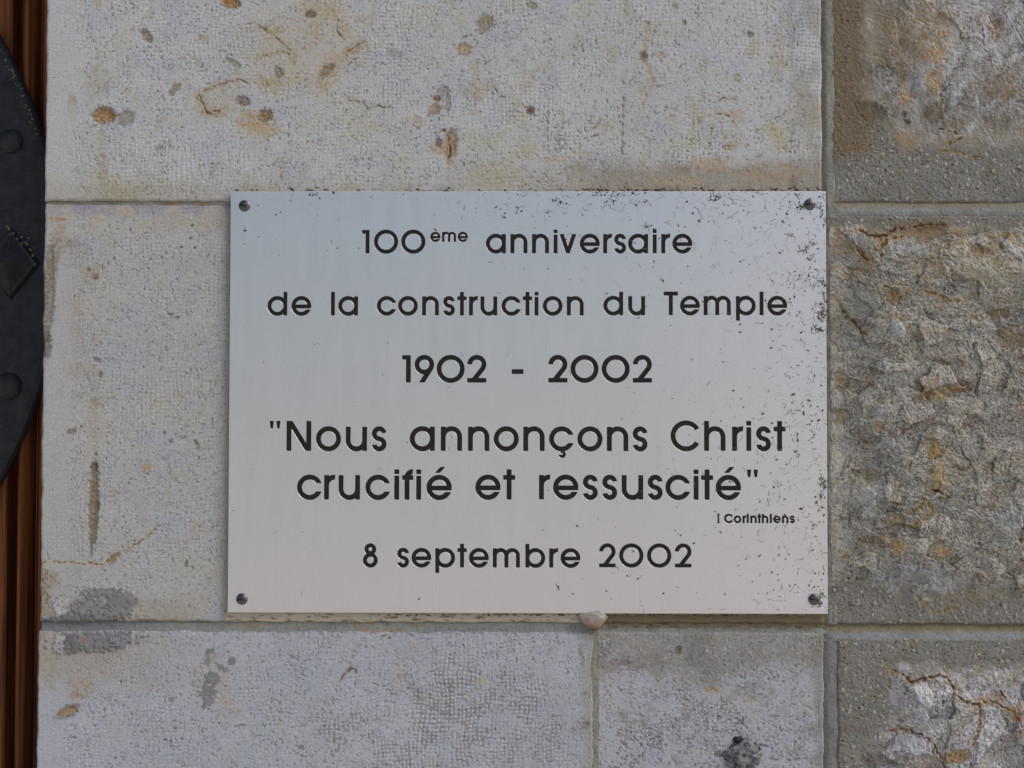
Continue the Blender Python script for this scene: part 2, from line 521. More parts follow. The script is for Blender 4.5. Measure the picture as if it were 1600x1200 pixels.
# ------------------------------------------------------------------ the wall
wall = empty("stone_wall", W(800, 1640), "pale dressed limestone blocks meeting rough-faced blocks, jointed with grey mortar, behind the plaque", "wall")
VX = 600
UL = P(66, 600)[0]               # the stone edge beside the door
UJ0, UJ1 = P(1284, 170)[0], P(1300, 170)[0]   # upright joint, upper run
UK0, UK1 = P(1287.5, 1090)[0], P(1309, 1090)[0]   # lower run
UF = P(1295.5, 640)[0]
VJ = P(700, 316)[1]
VB0 = P(500, 972)[1]; VB1 = P(500, 986)[1]
VRJ0, VRJ1 = P(1440, 316)[1], P(1440, 337)[1]
VRB0, VRB1 = P(1440, 975)[1], P(1440, 997)[1]
UC = P(929, 1100)[0]


def fn_top(U, V):
    marg = 1 - ss(P(112, 100)[0] - 4, P(122, 100)[0] + 6, U + 3 * perlin(U / 10, V / 14, 3))
    pitm = .75 + .5 * ss(560, 900, U) * ss(120, 260, V)
    h, C = dressed(U, V, 3, lin(173, 173, 174), pit=pitm * .8, weave=1.2, marg=marg, warm=1.15)
    H = ss(P(900, 238)[1], P(900, 275)[1], V + 16 * fbm(U / 50, V / 40, 91, 3)) * ss(P(830, 0)[0], P(930, 0)[0], U + 40 * fbm(U / 40, V / 30, 92, 3))
    C = mixc(C, H, lin(140, 130, 118) * (1 + .25 * fbm(U / 8, V / 5, 93, 4, .7))[..., None], .75)
    h = h - .5 * H
    H2 = ss(P(0, 255)[1], P(0, 312)[1], V + 12 * fbm(U / 40, V / 30, 94, 3))
    C = mixc(C, H2, lin(158, 148, 130), .45)
    er = ss(P(1228, 0)[0], P(1236, 0)[0], U + 2 * perlin(U / 8, V / 20, 95))
    C = mixc(C, er * ss(-.3, .2, fbm(U / 24, V / 50, 96, 4)), lin(140, 134, 126), .5)
    f = [
        ('b', 162, 180, 16, 12, 0, lin(142, 106, 40), 1.1, 1.6), ('b', 197, 184, 12, 10, -40, lin(138, 128, 112), .9, .3),
        ('b', 158, 215, 8, 16, 0, TAN, .7, 0), ('b', 159, 262, 9, 30, 0, lin(150, 134, 114), .75, .15),
        ('b', 112, 157, 6, 12, -15, OCHRE, .6, .1), ('b', 112, 172, 9, 16, 0, TAN, .5, 0),
        ('b', 229, 56, 6, 11, -35, lin(120, 96, 64), .9, .5), ('b', 234, 22, 6, 12, 25, TAN, .7, .1),
        ('b', 360, 3, 14, 9, 10, lin(146, 100, 40), 1.1, 1.2), ('b', 316, 58, 12, 5, 35, lin(160, 136, 98), .8, 0),
        ('b', 272, 140, 5, 11, 40, lin(130, 104, 66), .8, .4), ('b', 200, 141, 6, 6, 0, OCHRE, .5, 0),
        ('b', 155, 125, 26, 26, 0, TAN, .55, 0), ('b', 250, 232, 8, 6, 0, lin(130, 122, 112), .8, .2),
        ('b', 330, 270, 7, 10, 0, GREYS, .6, .1), ('b', 340, 160, 34, 26, -20, lin(170, 150, 118), .5, 0),
        ('c', [(312, 150), (316, 163), (325, 178), (344, 172)], 2.4, RUST, .9, .8, 13, OCHRE, .75),
        ('c', [(310, 150), (322, 140), (348, 131), (372, 124), (390, 132)], 1.6, lin(110, 76, 40), .8, .5, 9, OCHRE, .5),
        ('b', 380, 158, 10, 8, 20, RUST, .8, .5), ('b', 395, 190, 22, 16, 20, lin(160, 128, 80), .7, .1),
        ('b', 415, 180, 11, 9, 0, lin(128, 96, 48), .95, .9), ('b', 412, 202, 20, 10, 10, lin(176, 150, 108), .6, 0),
        ('b', 365, 98, 12, 4, 30, lin(110, 96, 66), .7, .3), ('b', 370, 113, 6, 6, 0, lin(150, 146, 110), .8, .2),
        ('b', 470, 70, 75, 70, 0, lin(172, 154, 122), .55, 0), ('b', 500, 10, 40, 18, 10, lin(164, 142, 104), .6, 0),
        ('b', 515, 115, 16, 36, 35, lin(162, 138, 96), .7, .1), ('b', 492, 45, 10, 18, 0, lin(166, 144, 104), .6, 0),
        ('b', 420, 130, 20, 12, 10, lin(168, 146, 108), .6, 0), ('b', 536, 45, 9, 18, -10, lin(164, 138, 94), .6, .2),
        ('b', 484, 22, 8, 5, 0, lin(104, 78, 50), .9, .5), ('b', 436, 112, 6, 9, -20, lin(116, 96, 74), .85, .3),
        ('b', 555, 75, 18, 10, -35, lin(158, 132, 90), .75, .2), ('b', 510, 110, 6, 13, 45, lin(120, 100, 74), .8, .3),
        ('c', [(404, 40), (424, 52), (440, 66), (462, 86)], 1.3, lin(110, 82, 46), .8, .4, 7, OCHRE, .5),
        ('c', [(404, 88), (420, 86), (436, 80), (452, 84), (461, 100)], 1.4, lin(112, 84, 48), .7, .4, 8, OCHRE, .5),
        ('c', [(405, 120), (414, 134), (430, 132)], 1.2, lin(112, 84, 48), .7, .4, 7, OCHRE, .5),
        ('c', [(520, 20), (530, 34), (524, 46), (538, 62)], 1.5, lin(80, 66, 48), .8, .5, 8, OCHRE, .4),
        ('c', [(540, 82), (556, 72), (571, 65)], 1.3, lin(76, 66, 52), .85, .4, 6, OCHRE, .4),
        ('c', [(558, 90), (548, 98), (543, 106)], 1.2, lin(80, 66, 52), .75, .4, 0, OCHRE, 0),
        ('c', [(541, 150), (547, 158), (568, 160), (573, 170), (590, 165), (612, 168)], 1.3, lin(100, 80, 52), .85, .4, 7, TAN, .5),
        ('c', [(630, 49), (636, 62), (640, 86)], .8, lin(110, 96, 86), .7, .2, 0, TAN, 0),
        ('c', [(452, 190), (450, 225), (448, 236)], 1.2, lin(100, 84, 70), .7, .3, 0, TAN, 0),
        ('b', 440, 255, 10, 16, 0, TAN, .7, .1), ('b', 440, 276, 3, 7, 0, lin(120, 90, 72), .8, .2),
        ('b', 725, 77, 9, 9, 0, lin(170, 136, 92), .9, .3), ('b', 757, 38, 10, 14, 20, lin(132, 116, 84), .75, .5),
        ('b', 615, 82, 11, 6, 0, lin(118, 114, 112), .75, .1), ('b', 727, 57, 6, 2.4, -35, lin(92, 84, 84), .8, .2),
        ('b', 693, 142, 8, 8, 0, lin(138, 130, 120), .9, .3), ('b', 700, 160, 4, 13, 0, lin(140, 132, 122), .9, .3),
        ('b', 682, 154, 6, 5, 0, lin(116, 82, 40), .9, .6), ('b', 680, 171, 9, 7, -30, lin(138, 112, 70), .8, .3),
        ('b', 748, 137, 26, 13, -10, lin(158, 148, 132), .8, .2), ('b', 652, 191, 8, 10, 0, lin(162, 140, 108), .6, .1),
        ('c', [(770, 135), (778, 144), (790, 154)], 1.3, lin(90, 76, 56), .8, .4, 5, OCHRE, .4),
        ('b', 705, 224, 9, 20, 5, lin(144, 108, 62), .9, .6), ('b', 686, 232, 16, 8, -10, lin(164, 128, 84), .85, .2),
        ('b', 685, 222, 5, 7, 0, lin(110, 76, 38), .8, .5), ('b', 702, 248, 5, 14, 0, lin(160, 134, 96), .7, .1),
        ('c', [(680, 208), (694, 203), (700, 216), (704, 232), (701, 248)], 1.7, lin(88, 62, 34), .95, .9, 7, OCHRE, .5),
        ('b', 828, 173, 6, 6, 20, lin(98, 74, 40), 1, 1.3), ('b', 816, 164, 14, 4, 10, lin(170, 152, 120), .7, 0),
        ('c', [(855, 145), (856, 180), (855, 205), (857, 240)], 1.0, lin(110, 104, 98), .8, .4, 0, TAN, 0),
        ('c', [(973, 146), (973, 185), (972, 210), (972, 244)], 2.0, lin(124, 116, 104), .85, .4, 5, TAN, .3),
        ('b', 872, 218, 3, 20, 0, lin(140, 132, 120), .7, .2), ('b', 876, 178, 6, 6, 0, TAN, .7, .2),
        ('c', [(848, 68), (856, 62), (863, 58)], 1.6, lin(112, 102, 84), .8, .4, 0, TAN, 0),
        ('c', [(934, 181), (938, 190), (922, 205)], 2.2, lin(140, 124, 98), .8, .3, 4, TAN, .4),
        ('c', [(911, 217), (925, 212), (934, 210)], 1.4, lin(118, 96, 66), .85, .3, 3, TAN, .4),
        ('c', [(1012, 36), (1008, 60), (1007, 88), (1014, 112), (1021, 126), (1012, 142), (1003, 166)], 4.0, lin(164, 144, 112), .8, .2, 10, lin(172, 158, 134), .5),
        ('b', 1005, 88, 6, 7, 0, lin(106, 88, 62), .95, .6), ('b', 1013, 36, 2.5, 3, 0, DARK, .7, .3), ('b', 1034, 88, 8, 6, 0, lin(160, 142, 112), .8, .1),
        ('b', 1069, 35, 3.5, 3.5, 0, lin(100, 86, 60), .9, .4), ('b', 1172, 54, 5, 5, 0, lin(104, 100, 98), .85, .5),
        ('c', [(1069, 92), (1062, 104), (1060, 112)], 1.6, lin(112, 98, 76), .8, .4, 0, TAN, 0),
        ('b', 1086, 163, 9, 9, 0, lin(164, 148, 118), .75, .1), ('b', 1050, 184, 7, 5, 0, lin(164, 146, 112), .75, .1),
        ('c', [(1118, 176), (1134, 179), (1144, 184), (1147, 196)], 1.4, lin(92, 74, 48), .85, .5, 10, lin(164, 144, 106), .6),
        ('c', [(1120, 160), (1130, 153), (1142, 155)], 1.4, lin(112, 88, 66), .8, .3, 6, TAN, .5),
        ('b', 1154, 182, 10, 12, 0, lin(162, 142, 106), .7, .1), ('b', 1152, 122, 7, 8, -30, lin(140, 124, 90), .85, .2),
        ('c', [(1115, 195), (1110, 212), (1107, 232)], 1.3, lin(100, 82, 56), .8, .4, 6, TAN, .5),
        ('b', 1055, 10, 5, 4, 0, lin(108, 98, 80), .7, .2), ('b', 831, 8, 9, 5, 20, lin(126, 112, 80), .8, .3),
        ('b', 870, 248, 22, 6, -8, lin(176, 154, 128), .9, 0), ('b', 908, 241, 12, 4, -8, lin(172, 150, 122), .8, 0),
        ('b', 1110, 256, 34, 11, 5, lin(172, 146, 112), .8, 0), ('b', 1075, 264, 20, 8, 0, lin(124, 104, 78), .6, .1),
        ('b', 1205, 268, 50, 16, 0, lin(160, 136, 102), .6, 0), ('b', 1060, 284, 40, 8, 0, lin(170, 148, 116), .65, 0),
        ('b', 1239, 285, 7, 9, 0, lin(112, 94, 66), .8, .2), ('b', 780, 275, 70, 18, 0, lin(160, 144, 120), .55, 0),
        ('b', 1140, 230, 12, 5, -10, lin(158, 134, 98), .8, .1), ('b', 1215, 85, 12, 40, 0, lin(156, 136, 104), .5, 0),
        ('b', 1280, 170, 4, 16, 0, lin(170, 140, 100), .7, 0), ('b', 1215, 220, 16, 20, 0, lin(170, 154, 124), .55, 0),
        ('b', 200, 300, 60, 12, 0, lin(150, 140, 120), .5, 0),
    ]
    return apply_features(U, V, h, C, f)


def fn_left(U, V):
    marg = 1 - ss(P(104, 600)[0], P(120, 600)[0], U + 4 * perlin(U / 10, V / 18, 3))
    h, C = dressed(U, V, 23, lin(164, 163, 162), pit=.4, weave=1.0, marg=marg, warm=.55)
    top = 1 - ss(P(0, 328)[1], P(0, 340)[1], V + 5 * fbm(U / 14, V / 10, 61, 3))
    C = mixc(C, top, lin(132, 132, 138) * (1 + .25 * perlin(U / 20, V / 1.8, 62))[..., None], .85)
    h = h - 1.2 * (1 - ss(P(0, 320)[1], P(0, 334)[1], V))
    C = mixc(C, (1 - ss(P(0, 338)[1], P(0, 392)[1], V + 14 * fbm(U / 40, V / 30, 63, 3))) * ss(-.3, .3, fbm(U / 35, V / 30, 64, 4)), lin(168, 156, 140), .6)
    rt = ss(P(334, 600)[0], P(358, 600)[0], U + 8 * fbm(U / 15, V / 40, 65, 3))
    C = mixc(C, rt, lin(150, 138, 116), .5)
    lowlip = ss(P(0, 955)[1], P(0, 959)[1], V) * ss(P(357, 900)[0] - 8, P(357, 900)[0], U)
    C = mixc(C, lowlip, lin(186, 176, 156) * (1 + .12 * fbm(U / 6, V / 4, 66, 3))[..., None], .8)  # brightness of the lit lip painted in as a cream tone
    C = mixc(C, lowlip * ss(.15, .4, fbm(U / 22, V / 6, 67, 4, .6)), lin(96, 66, 40), .75)
    C = mixc(C, lowlip * ss(P(926, 960)[0], P(936, 960)[0], U), lin(108, 92, 66), .9)
    bot = ss(P(0, 905)[1], P(0, 975)[1], V + 22 * fbm(U / 50, V / 30, 68, 4)) * (1 - ss(P(280, 0)[0], P(350, 0)[0], U))
    C = mixc(C, bot, lin(142, 128, 106), .55)
    f = [
        ('b', 90, 343, 14, 4, 4, lin(156, 116, 74), .9, 0), ('b', 92, 372, 12, 26, 0, lin(150, 128, 100), .6, 0),
        ('b', 84, 410, 8, 40, 8, lin(128, 108, 78), .75, .1), ('b', 75, 465, 9, 70, 3, lin(114, 100, 74), .75, .3),
        ('b', 72, 540, 7, 18, 0, lin(92, 80, 60), .8, .3), ('b', 112, 380, 18, 12, 0, lin(128, 122, 124), .6, .1), ('b', 120, 395, 22, 20, 0, lin(142, 124, 100), .5, .1),
        ('b', 120, 500, 12, 60, 0, lin(158, 142, 120), .5, 0), ('b', 145, 425, 20, 16, 0, lin(158, 140, 112), .5, 0),
        ('b', 148, 433, 5, 5, 0, lin(108, 96, 78), .8, .3), ('b', 138, 421, 3, 4, 0, lin(108, 96, 78), .8, .3),
        ('b', 135, 580, 26, 14, 10, lin(144, 130, 108), .6, 0), ('b', 157, 585, 3, 5, 0, lin(86, 78, 66), .8, .3), ('b', 151, 562, 6, 3, 30, lin(100, 90, 74), .8, .3),
        ('b', 148, 627, 9, 7, -50, lin(126, 108, 76), .8, .2), ('b', 150, 604, 7, 6, 0, lin(126, 120, 118), .7, .1),
        ('b', 148, 660, 12, 60, 0, lin(160, 148, 122), .5, 0), ('b', 112, 674, 7, 4, -20, lin(112, 98, 80), .8, .3),
        ('b', 148, 729, 6, 6, 0, lin(112, 94, 70), 1, .6), ('b', 146, 790, 7, 62, 1, lin(122, 104, 78), 1.1, .9),
        ('b', 151, 790, 4, 7, 0, lin(122, 104, 78), 1, .7), ('b', 164, 754, 6, 4, 0, lin(156, 136, 102), .8, .2), ('b', 178, 770, 9, 4, 0, lin(144, 130, 108), .7, .2),
        ('c', [(72, 858), (74, 872), (84, 880)], 1.3, lin(96, 86, 72), .8, .3, 0, TAN, 0),
        ('c', [(66, 878), (96, 878), (134, 881), (162, 882), (176, 868), (202, 856), (228, 840), (250, 820)], 1.6, lin(124, 100, 66), .9, .5, 6, lin(166, 146, 108), .6),
        ('b', 178, 872, 12, 4, -45, lin(140, 112, 70), .9, .3), ('b', 230, 731, 12, 5, -8, lin(160, 138, 100), .8, .1),
        ('c', [(245, 706), (249, 718), (262, 716), (267, 742), (262, 780), (258, 798)], 1.1, lin(140, 122, 96), .7, .3, 4, TAN, .4),
        ('b', 267, 689, 3, 3, 0, lin(84, 84, 84), .9, .3), ('b', 257, 676, 2.6, 2.6, 0, lin(84, 84, 84), .9, .3),
        ('b', 286, 683, 7, 3, 0, lin(104, 104, 106), .8, .2), ('b', 307, 694, 3, 7, -25, lin(122, 100, 70), .9, .3),
        ('b', 291, 881, 2.5, 5, 15, lin(80, 78, 80), .9, .4), ('b', 320, 698, 14, 8, 0, lin(140, 140, 144), .5, .1),
        ('b', 300, 352, 2, 2, 0, DARK, .9, .4), ('b', 298, 372, 3, 1.6, 0, DARK, .9, .4), ('b', 283, 386, 3.2, 1.7, 0, DARK, .9, .4), ('b', 304, 387, 2, 2, 0, DARK, .9, .4),
        ('b', 267, 491, 3.4, 2.2, 0, lin(90, 90, 90), .9, .3), ('b', 277, 496, 3.8, 2.0, -20, lin(90, 90, 90), .9, .3), ('b', 260, 543, 1.4, 7, 0, lin(104, 100, 98), .8, .2),
        ('b', 70, 925, 10, 34, 0, lin(124, 98, 52), .8, .2), ('b', 82, 905, 12, 12, 0, lin(126, 100, 66), .6, .1),
        ('s', 140, 950, 34, 16, -25, lin(122, 124, 126), .9), ('s', 188, 944, 22, 24, 10, lin(116, 118, 120), .8), ('s', 160, 925, 28, 7, 0, lin(120, 120, 120), .6),
        ('s', 105, 966, 36, 9, -6, lin(110, 110, 113), 1.1), ('s', 95, 950, 12, 12, -50, lin(168, 164, 166), .5), ('s', 165, 966, 24, 5, 0, lin(112, 112, 114), .8),
        ('s', 228, 970, 20, 4, 0, lin(120, 114, 106), .5),
        ('c', [(84, 945), (86, 936), (101, 928)], 1.2, DARK, .8, .3, 0, TAN, 0),
    ]
    return apply_features(U, V, h, C, f)


def worn_field(U, V, spots):
    m = np.zeros(U.shape)
    for (u, v, rx, ry, s) in spots:
        cu, cv = P(u, v)
        d = np.hypot((U - cu) / rx, (V - cv) / ry) + .35 * fbm(U / 50, V / 50, 17, 4)
        m = np.maximum(m, s * (1 - ss(.4, 1.3, d)))
    return m


def fn_bottom(U, V):
    marg = 1 - ss(P(96, 1100)[0], P(108, 1100)[0], U + 4 * perlin(U / 10, V / 18, 3))
    worn = worn_field(U, V, [(700, 1110, 85, 90, 1.05), (645, 1085, 45, 50, .7), (800, 1085, 70, 40, .8), (640, 1190, 90, 45, 1.0), (540, 1135, 85, 35, .55), (830, 1160, 60, 55, .7), (460, 1190, 60, 40, .3)])
    h, C = dressed(U, V, 43, lin(163, 164, 171), pit=.55, weave=1.1, marg=marg, warm=.25, worn=worn)
    lf = (1 - ss(P(150, 0)[0], P(350, 0)[0], U)) * (1 - ss(P(0, 1030)[1], P(0, 1100)[1], V + 30 * fbm(U / 50, V / 50, 47, 3)))
    C = mixc(C, lf, lin(152, 140, 122), .6)
    dj = ss(P(895, 1100)[0], P(925, 1100)[0], U + 10 * fbm(U / 20, V / 40, 48, 3))
    C = mixc(C, dj, lin(140, 134, 120), .5)
    f = [
        ('s', 150, 998, 56, 18, -3, lin(116, 117, 121), .9), ('s', 190, 1000, 18, 10, -15, lin(126, 127, 130), 1.2), ('s', 112, 1008, 14, 13, 0, lin(108, 108, 112), .8),
        ('s', 92, 1006, 8, 16, 0, lin(160, 158, 162), .7), ('b', 130, 1000, 6, 5, 0, lin(148, 112, 74), .8, 0), ('b', 62, 990, 6, 12, 0, lin(120, 112, 104), .7, 0),
        ('b', 330, 1062, 26, 44, 0, lin(160, 146, 120), .5, 0), ('b', 356, 1108, 20, 20, 0, lin(158, 142, 112), .4, 0),
        ('s', 327, 1080, 10, 24, 6, lin(118, 117, 120), .2), ('s', 333, 1058, 12, 10, 30, lin(120, 119, 121), .2), ('s', 325, 1028, 4, 12, 0, lin(124, 123, 125), .1),
        ('s', 346, 1042, 10, 4, 35, lin(122, 121, 122), .1), ('s', 362, 1032, 6, 6, 0, lin(118, 118, 122), .1), ('s', 330, 1017, 6, 4, 0, lin(120, 118, 118), .1),
        ('b', 106, 1112, 17, 8, -25, lin(136, 112, 68), .95, .3), ('b', 120, 1088, 10, 6, 0, lin(140, 116, 76), .8, .2), ('b', 128, 1070, 20, 18, -30, lin(152, 136, 108), .6, 0),
        ('c', [(84, 1120), (98, 1112), (112, 1104), (122, 1112)], 1.6, lin(104, 82, 46), .8, .3, 8, TAN, .4),
        ('b', 75, 1050, 14, 28, 0, lin(146, 134, 112), .6, 0), ('b', 267, 1093, 4, 3, 0, lin(112, 104, 106), .8, .3), ('b', 189, 1065, 1.6, 2.4, 0, DARK, .9, .3),
        ('c', [(531, 1065), (536, 1056), (546, 1046), (552, 1043)], 2.0, lin(92, 84, 70), .9, .5, 8, lin(150, 140, 120), .5),
        ('c', [(546, 1043), (556, 1046), (558, 1054)], 1.6, lin(100, 88, 66), .8, .3, 0, TAN, 0),
        ('c', [(448, 1018), (456, 1026), (468, 1032), (486, 1031)], 1.2, lin(96, 90, 84), .8, .3, 0, TAN, 0),
        ('c', [(594, 995), (602, 993), (610, 996)], 1.4, lin(96, 72, 60), .8, .3, 4, TAN, .4), ('c', [(470, 1090), (478, 1076), (486, 1072)], .9, lin(104, 100, 98), .7, .2, 0, TAN, 0),
        ('b', 646, 1003, 4, 8, 0, lin(172, 170, 130), .7, 0), ('b', 752, 1064, 9, 8, 30, lin(168, 158, 108), .8, 0), ('b', 727, 1085, 6, 4, 0, lin(164, 154, 110), .7, 0),
        ('b', 622, 1048, 10, 5, 0, lin(172, 166, 140), .6, 0), ('b', 626, 1066, 14, 10, 0, lin(170, 162, 150), .6, .1),
        ('b', 638, 990, 7, 4, 0, lin(116, 116, 118), .7, .1), ('b', 742, 988, 8, 3, 0, lin(106, 108, 112), .8, .2), ('b', 795, 984, 16, 6, 0, lin(110, 112, 118), .7, .2),
        ('b', 450, 986, 18, 5, 0, lin(120, 124, 134), .8, .2), ('b', 404, 985, 8, 4, 0, lin(116, 118, 124), .8, .2), ('b', 700, 983, 16, 3, 0, lin(116, 118, 124), .7, .2),
        ('c', [(362, 1135), (382, 1134), (402, 1134)], 1.0, lin(96, 92, 90), .8, .3, 0, TAN, 0),
        ('b', 258, 1156, 2, 2, 0, DARK, .9, .3), ('b', 266, 1158, 2, 1.5, 0, DARK, .9, .3), ('b', 284, 1154, 2, 2, 0, DARK, .9, .3), ('b', 180, 1184, 2.4, 1.6, 0, DARK, .9, .3),
        ('b', 471, 1168, 4, 3, 0, lin(92, 90, 94), .8, .3), ('b', 915, 1133, 8, 6, -40, lin(116, 84, 60), .85, .2), ('c', [(898, 1145), (908, 1139), (920, 1128)], 1.4, lin(92, 68, 52), .85, .2, 0, TAN, 0),
        ('b', 908, 1025, 4, 18, -10, lin(128, 120, 92), .7, .1),
    ]
    h, C = apply_features(U, V, h, C, f)
    topd = 1 - ss(VB1 - 2, VB1 + 7, V + 6 * fbm(U / 9, V / 9, 49, 3))
    C = mixc(C, topd, lin(128, 128, 130), .7); h = h - .8 * topd
    return h, C


def fn_bottom2(U, V):
    worn = worn_field(U, V, [(1060, 1130, 120, 60, .9), (1180, 1060, 60, 60, .6), (1110, 1080, 60, 50, .6), (1240, 1150, 60, 90, .5)])
    h, C = dressed(U, V, 63, lin(162, 162, 168), pit=1.35, weave=.5, warm=.35, worn=worn, wdot=.25)
    up = 1 - ss(P(0, 1012)[1], P(0, 1058)[1], V + 22 * fbm(U / 45, V / 35, 64, 4) - 30 * np.exp(-((U - P(1090, 0)[0]) / 60) ** 2))
    h2, C2 = sandy(U, V, 65, lin(136, 132, 124))
    C = C * (1 - .75 * up[..., None]) + C2 * .75 * up[..., None]; h = h + .35 * up + .4 * h2 * up
    rt = ss(P(1262, 1100)[0], P(1284, 1100)[0], U + 12 * fbm(U / 20, V / 30, 66, 3))
    C = mixc(C, rt, lin(128, 124, 118), .7)
    C = mixc(C, ss(.1, .5, fbm(U / 40, V / 44, 67, 5, .6)), lin(130, 124, 118), .6)
    f = [
        ('b', 1085, 1002, 24, 14, 0, lin(120, 118, 114), .9, .01), ('b', 1110, 1055, 15, 22, 10, lin(122, 122, 116), .9, .01), ('b', 1088, 1028, 22, 15, 20, lin(116, 114, 112), .9, .01),
        ('b', 1112, 1077, 12, 4, 0, lin(152, 118, 74), .85, .1), ('b', 1000, 1045, 9, 7, 0, lin(106, 102, 100), .7, .2), ('b', 970, 1036, 18, 5, 0, lin(108, 94, 86), .7, .2),
        ('b', 978, 1030, 6, 10, 0, lin(104, 84, 70), .6, .2), ('b', 955, 1062, 12, 8, 0, lin(160, 146, 138), .6, 0), ('b', 1175, 1092, 9, 5, 0, lin(146, 138, 104), .8, .1),
        ('c', [(970, 1075), (980, 1080), (990, 1085)], 1.0, DARK, .8, .3, 0, TAN, 0), ('c', [(1032, 1045), (1040, 1038), (1046, 1031)], .9, DARK, .8, .3, 0, TAN, 0),
        ('c', [(1118, 1090), (1135, 1100), (1148, 1107)], 1.0, lin(90, 86, 84), .8, .3, 0, TAN, 0), ('c', [(1080, 1150), (1092, 1142)], 1.0, DARK, .7, .3, 0, TAN, 0),
        ('c', [(1200, 1118), (1230, 1120), (1262, 1121)], 1.0, lin(84, 80, 80), .8, .3, 0, TAN, 0), ('c', [(1205, 1185), (1235, 1187), (1262, 1184)], 1.4, lin(84, 80, 80), .8, .4, 0, TAN, 0),
        ('c', [(1173, 1160), (1190, 1165), (1205, 1168)], 1.4, lin(78, 78, 82), .8, .4, 0, TAN, 0), ('b', 1060, 1015, 5, 6, 0, lin(84, 68, 54), .8, .3),
        ('c', [(1080, 1198), (1100, 1192), (1116, 1190)], 1.2, lin(112, 96, 72), .8, .3, 0, TAN, 0), ('b', 1122, 1178, 6, 5, 0, lin(96, 88, 80), .8, .4),
        ('b', 1253, 1085, 5, 6, 0, lin(126, 112, 104), .6, .1), ('b', 1256, 1127, 3, 3, 0, lin(94, 92, 104), .8, .2),
    ]
    return apply_features(U, V, h, C, f)


def combine(hs, Cs, hq, Cq, m):
    return hs * (1 - m) + hq * m, Cs * (1 - m[..., None]) + Cq * m[..., None]


def fn_rt(U, V):
    hs, Cs = sandy(U, V, 81, lin(122, 119, 113))
    # sand is browner in the upright band
    br = 1 - ss(P(1345, 0)[0], P(1385, 0)[0], U + 10 * fbm(U / 20, V / 20, 82, 3))
    Cs = mixc(Cs, br * (1 - ss(P(0, 220)[1], P(0, 270)[1], V)), lin(108, 92, 68) * (1 + .35 * fbm(U / 6, V / 6, 84, 3, .7))[..., None], .7)
    hq, Cq = quarry(U, V, 84, lin(168, 164, 162), coarse=1.35, rust=.35, ang=62, amp=.7, soft=.5, chips=.5)
    Cq = mixc(Cq, ss(.1, .5, ridged(U / 42 + V / 60, V / 90 - U / 130, 85, 4) - .35), lin(186, 186, 190), .55)
    x0 = P(1345, 0)[0]; y1 = P(0, 236)[1]
    e = np.minimum(U - x0, (y1 - V) * 1.0) + 14 * fbm(U / 26, V / 26, 86, 4)
    cut = P(1345, 150); corner = (U - cut[0]) * .75 - (V - cut[1]) * .9       # the pale face stops at a slant low on the left
    e = np.minimum(e, corner + 22 + 16 * fbm(U / 22, V / 22, 87, 4))
    e = e + 7 * fbm(U / 7, V / 7, 88, 4, .7)
    m = ss(-6, 22, e)
    Cq = mixc(Cq, (1 - ss(20, 95, e)) * ss(-.7, .1, fbm(U / 24, V / 24, 89, 4)), lin(136, 126, 108), .75)
    rise = ss(0, 130, e)
    h, C = combine(hs * 1.0, Cs, hq * ss(-10, 50, e) + 6 * rise, Cq, m)
    f = [('b', 1440, 55, 50, 60, 20, lin(160, 138, 108), 1, .01), ('b', 1380, 60, 30, 60, 0, lin(142, 128, 106), .8, .01), ('b', 1560, 130, 50, 30, 0, lin(146, 132, 110), .7, .01), ('b', 1415, 152, 11, 14, 0, lin(172, 138, 92), 1, 0),
         ('b', 1409, 120, 6, 22, -12, lin(164, 128, 80), .8, 0), ('b', 1456, 128, 13, 20, 0, lin(166, 134, 88), .9, 0), ('b', 1452, 92, 20, 10, 0, lin(172, 138, 98), .8, 0),
         ('b', 1449, 107, 11, 7, 0, lin(168, 168, 166), .9, 0), ('b', 1388, 40, 8, 14, 0, lin(146, 116, 72), .7, 0), ('b', 1380, 112, 16, 9, 0, lin(118, 116, 116), .8, .6),
         ('b', 1415, 220, 18, 16, 30, lin(160, 132, 100), .8, 0), ('b', 1362, 175, 22, 14, 20, lin(96, 82, 58), .7, .8), ('b', 1332, 232, 26, 7, 0, lin(120, 88, 62), .7, 0),
         ('b', 1556, 52, 14, 18, 0, lin(134, 94, 62), .7, 0), ('b', 1530, 35, 9, 14, 0, lin(122, 98, 84), .8, 0), ('b', 1575, 145, 8, 12, 30, lin(130, 108, 62), .7, 0),
         ('b', 1458, 178, 14, 12, 0, lin(126, 108, 82), .7, .5), ('b', 1412, 179, 4, 4, 0, lin(96, 96, 98), .9, 1), ('b', 1418, 191, 4, 4, 0, lin(88, 80, 76), .9, 1),
         ('c', [(1466, 202), (1480, 203), (1497, 210)], 1.4, lin(70, 58, 46), .9, 1.2, 0, TAN, 0), ('c', [(1480, 225), (1492, 222), (1502, 214)], 3, lin(104, 82, 48), .85, 1, 8, OCHRE, .5),
         ('c', [(1530, 240), (1520, 248), (1500, 238), (1470, 236)], 2.4, lin(140, 112, 66), .7, .6, 8, OCHRE, .4), ('c', [(1465, 160), (1468, 148), (1476, 138)], 1.5, lin(84, 70, 50), .8, 1, 0, TAN, 0),
         ('c', [(1532, 45), (1534, 80), (1548, 96)], 1.5, lin(96, 88, 80), .7, .8, 0, TAN, 0)]
    return apply_features(U, V, h, C, f)


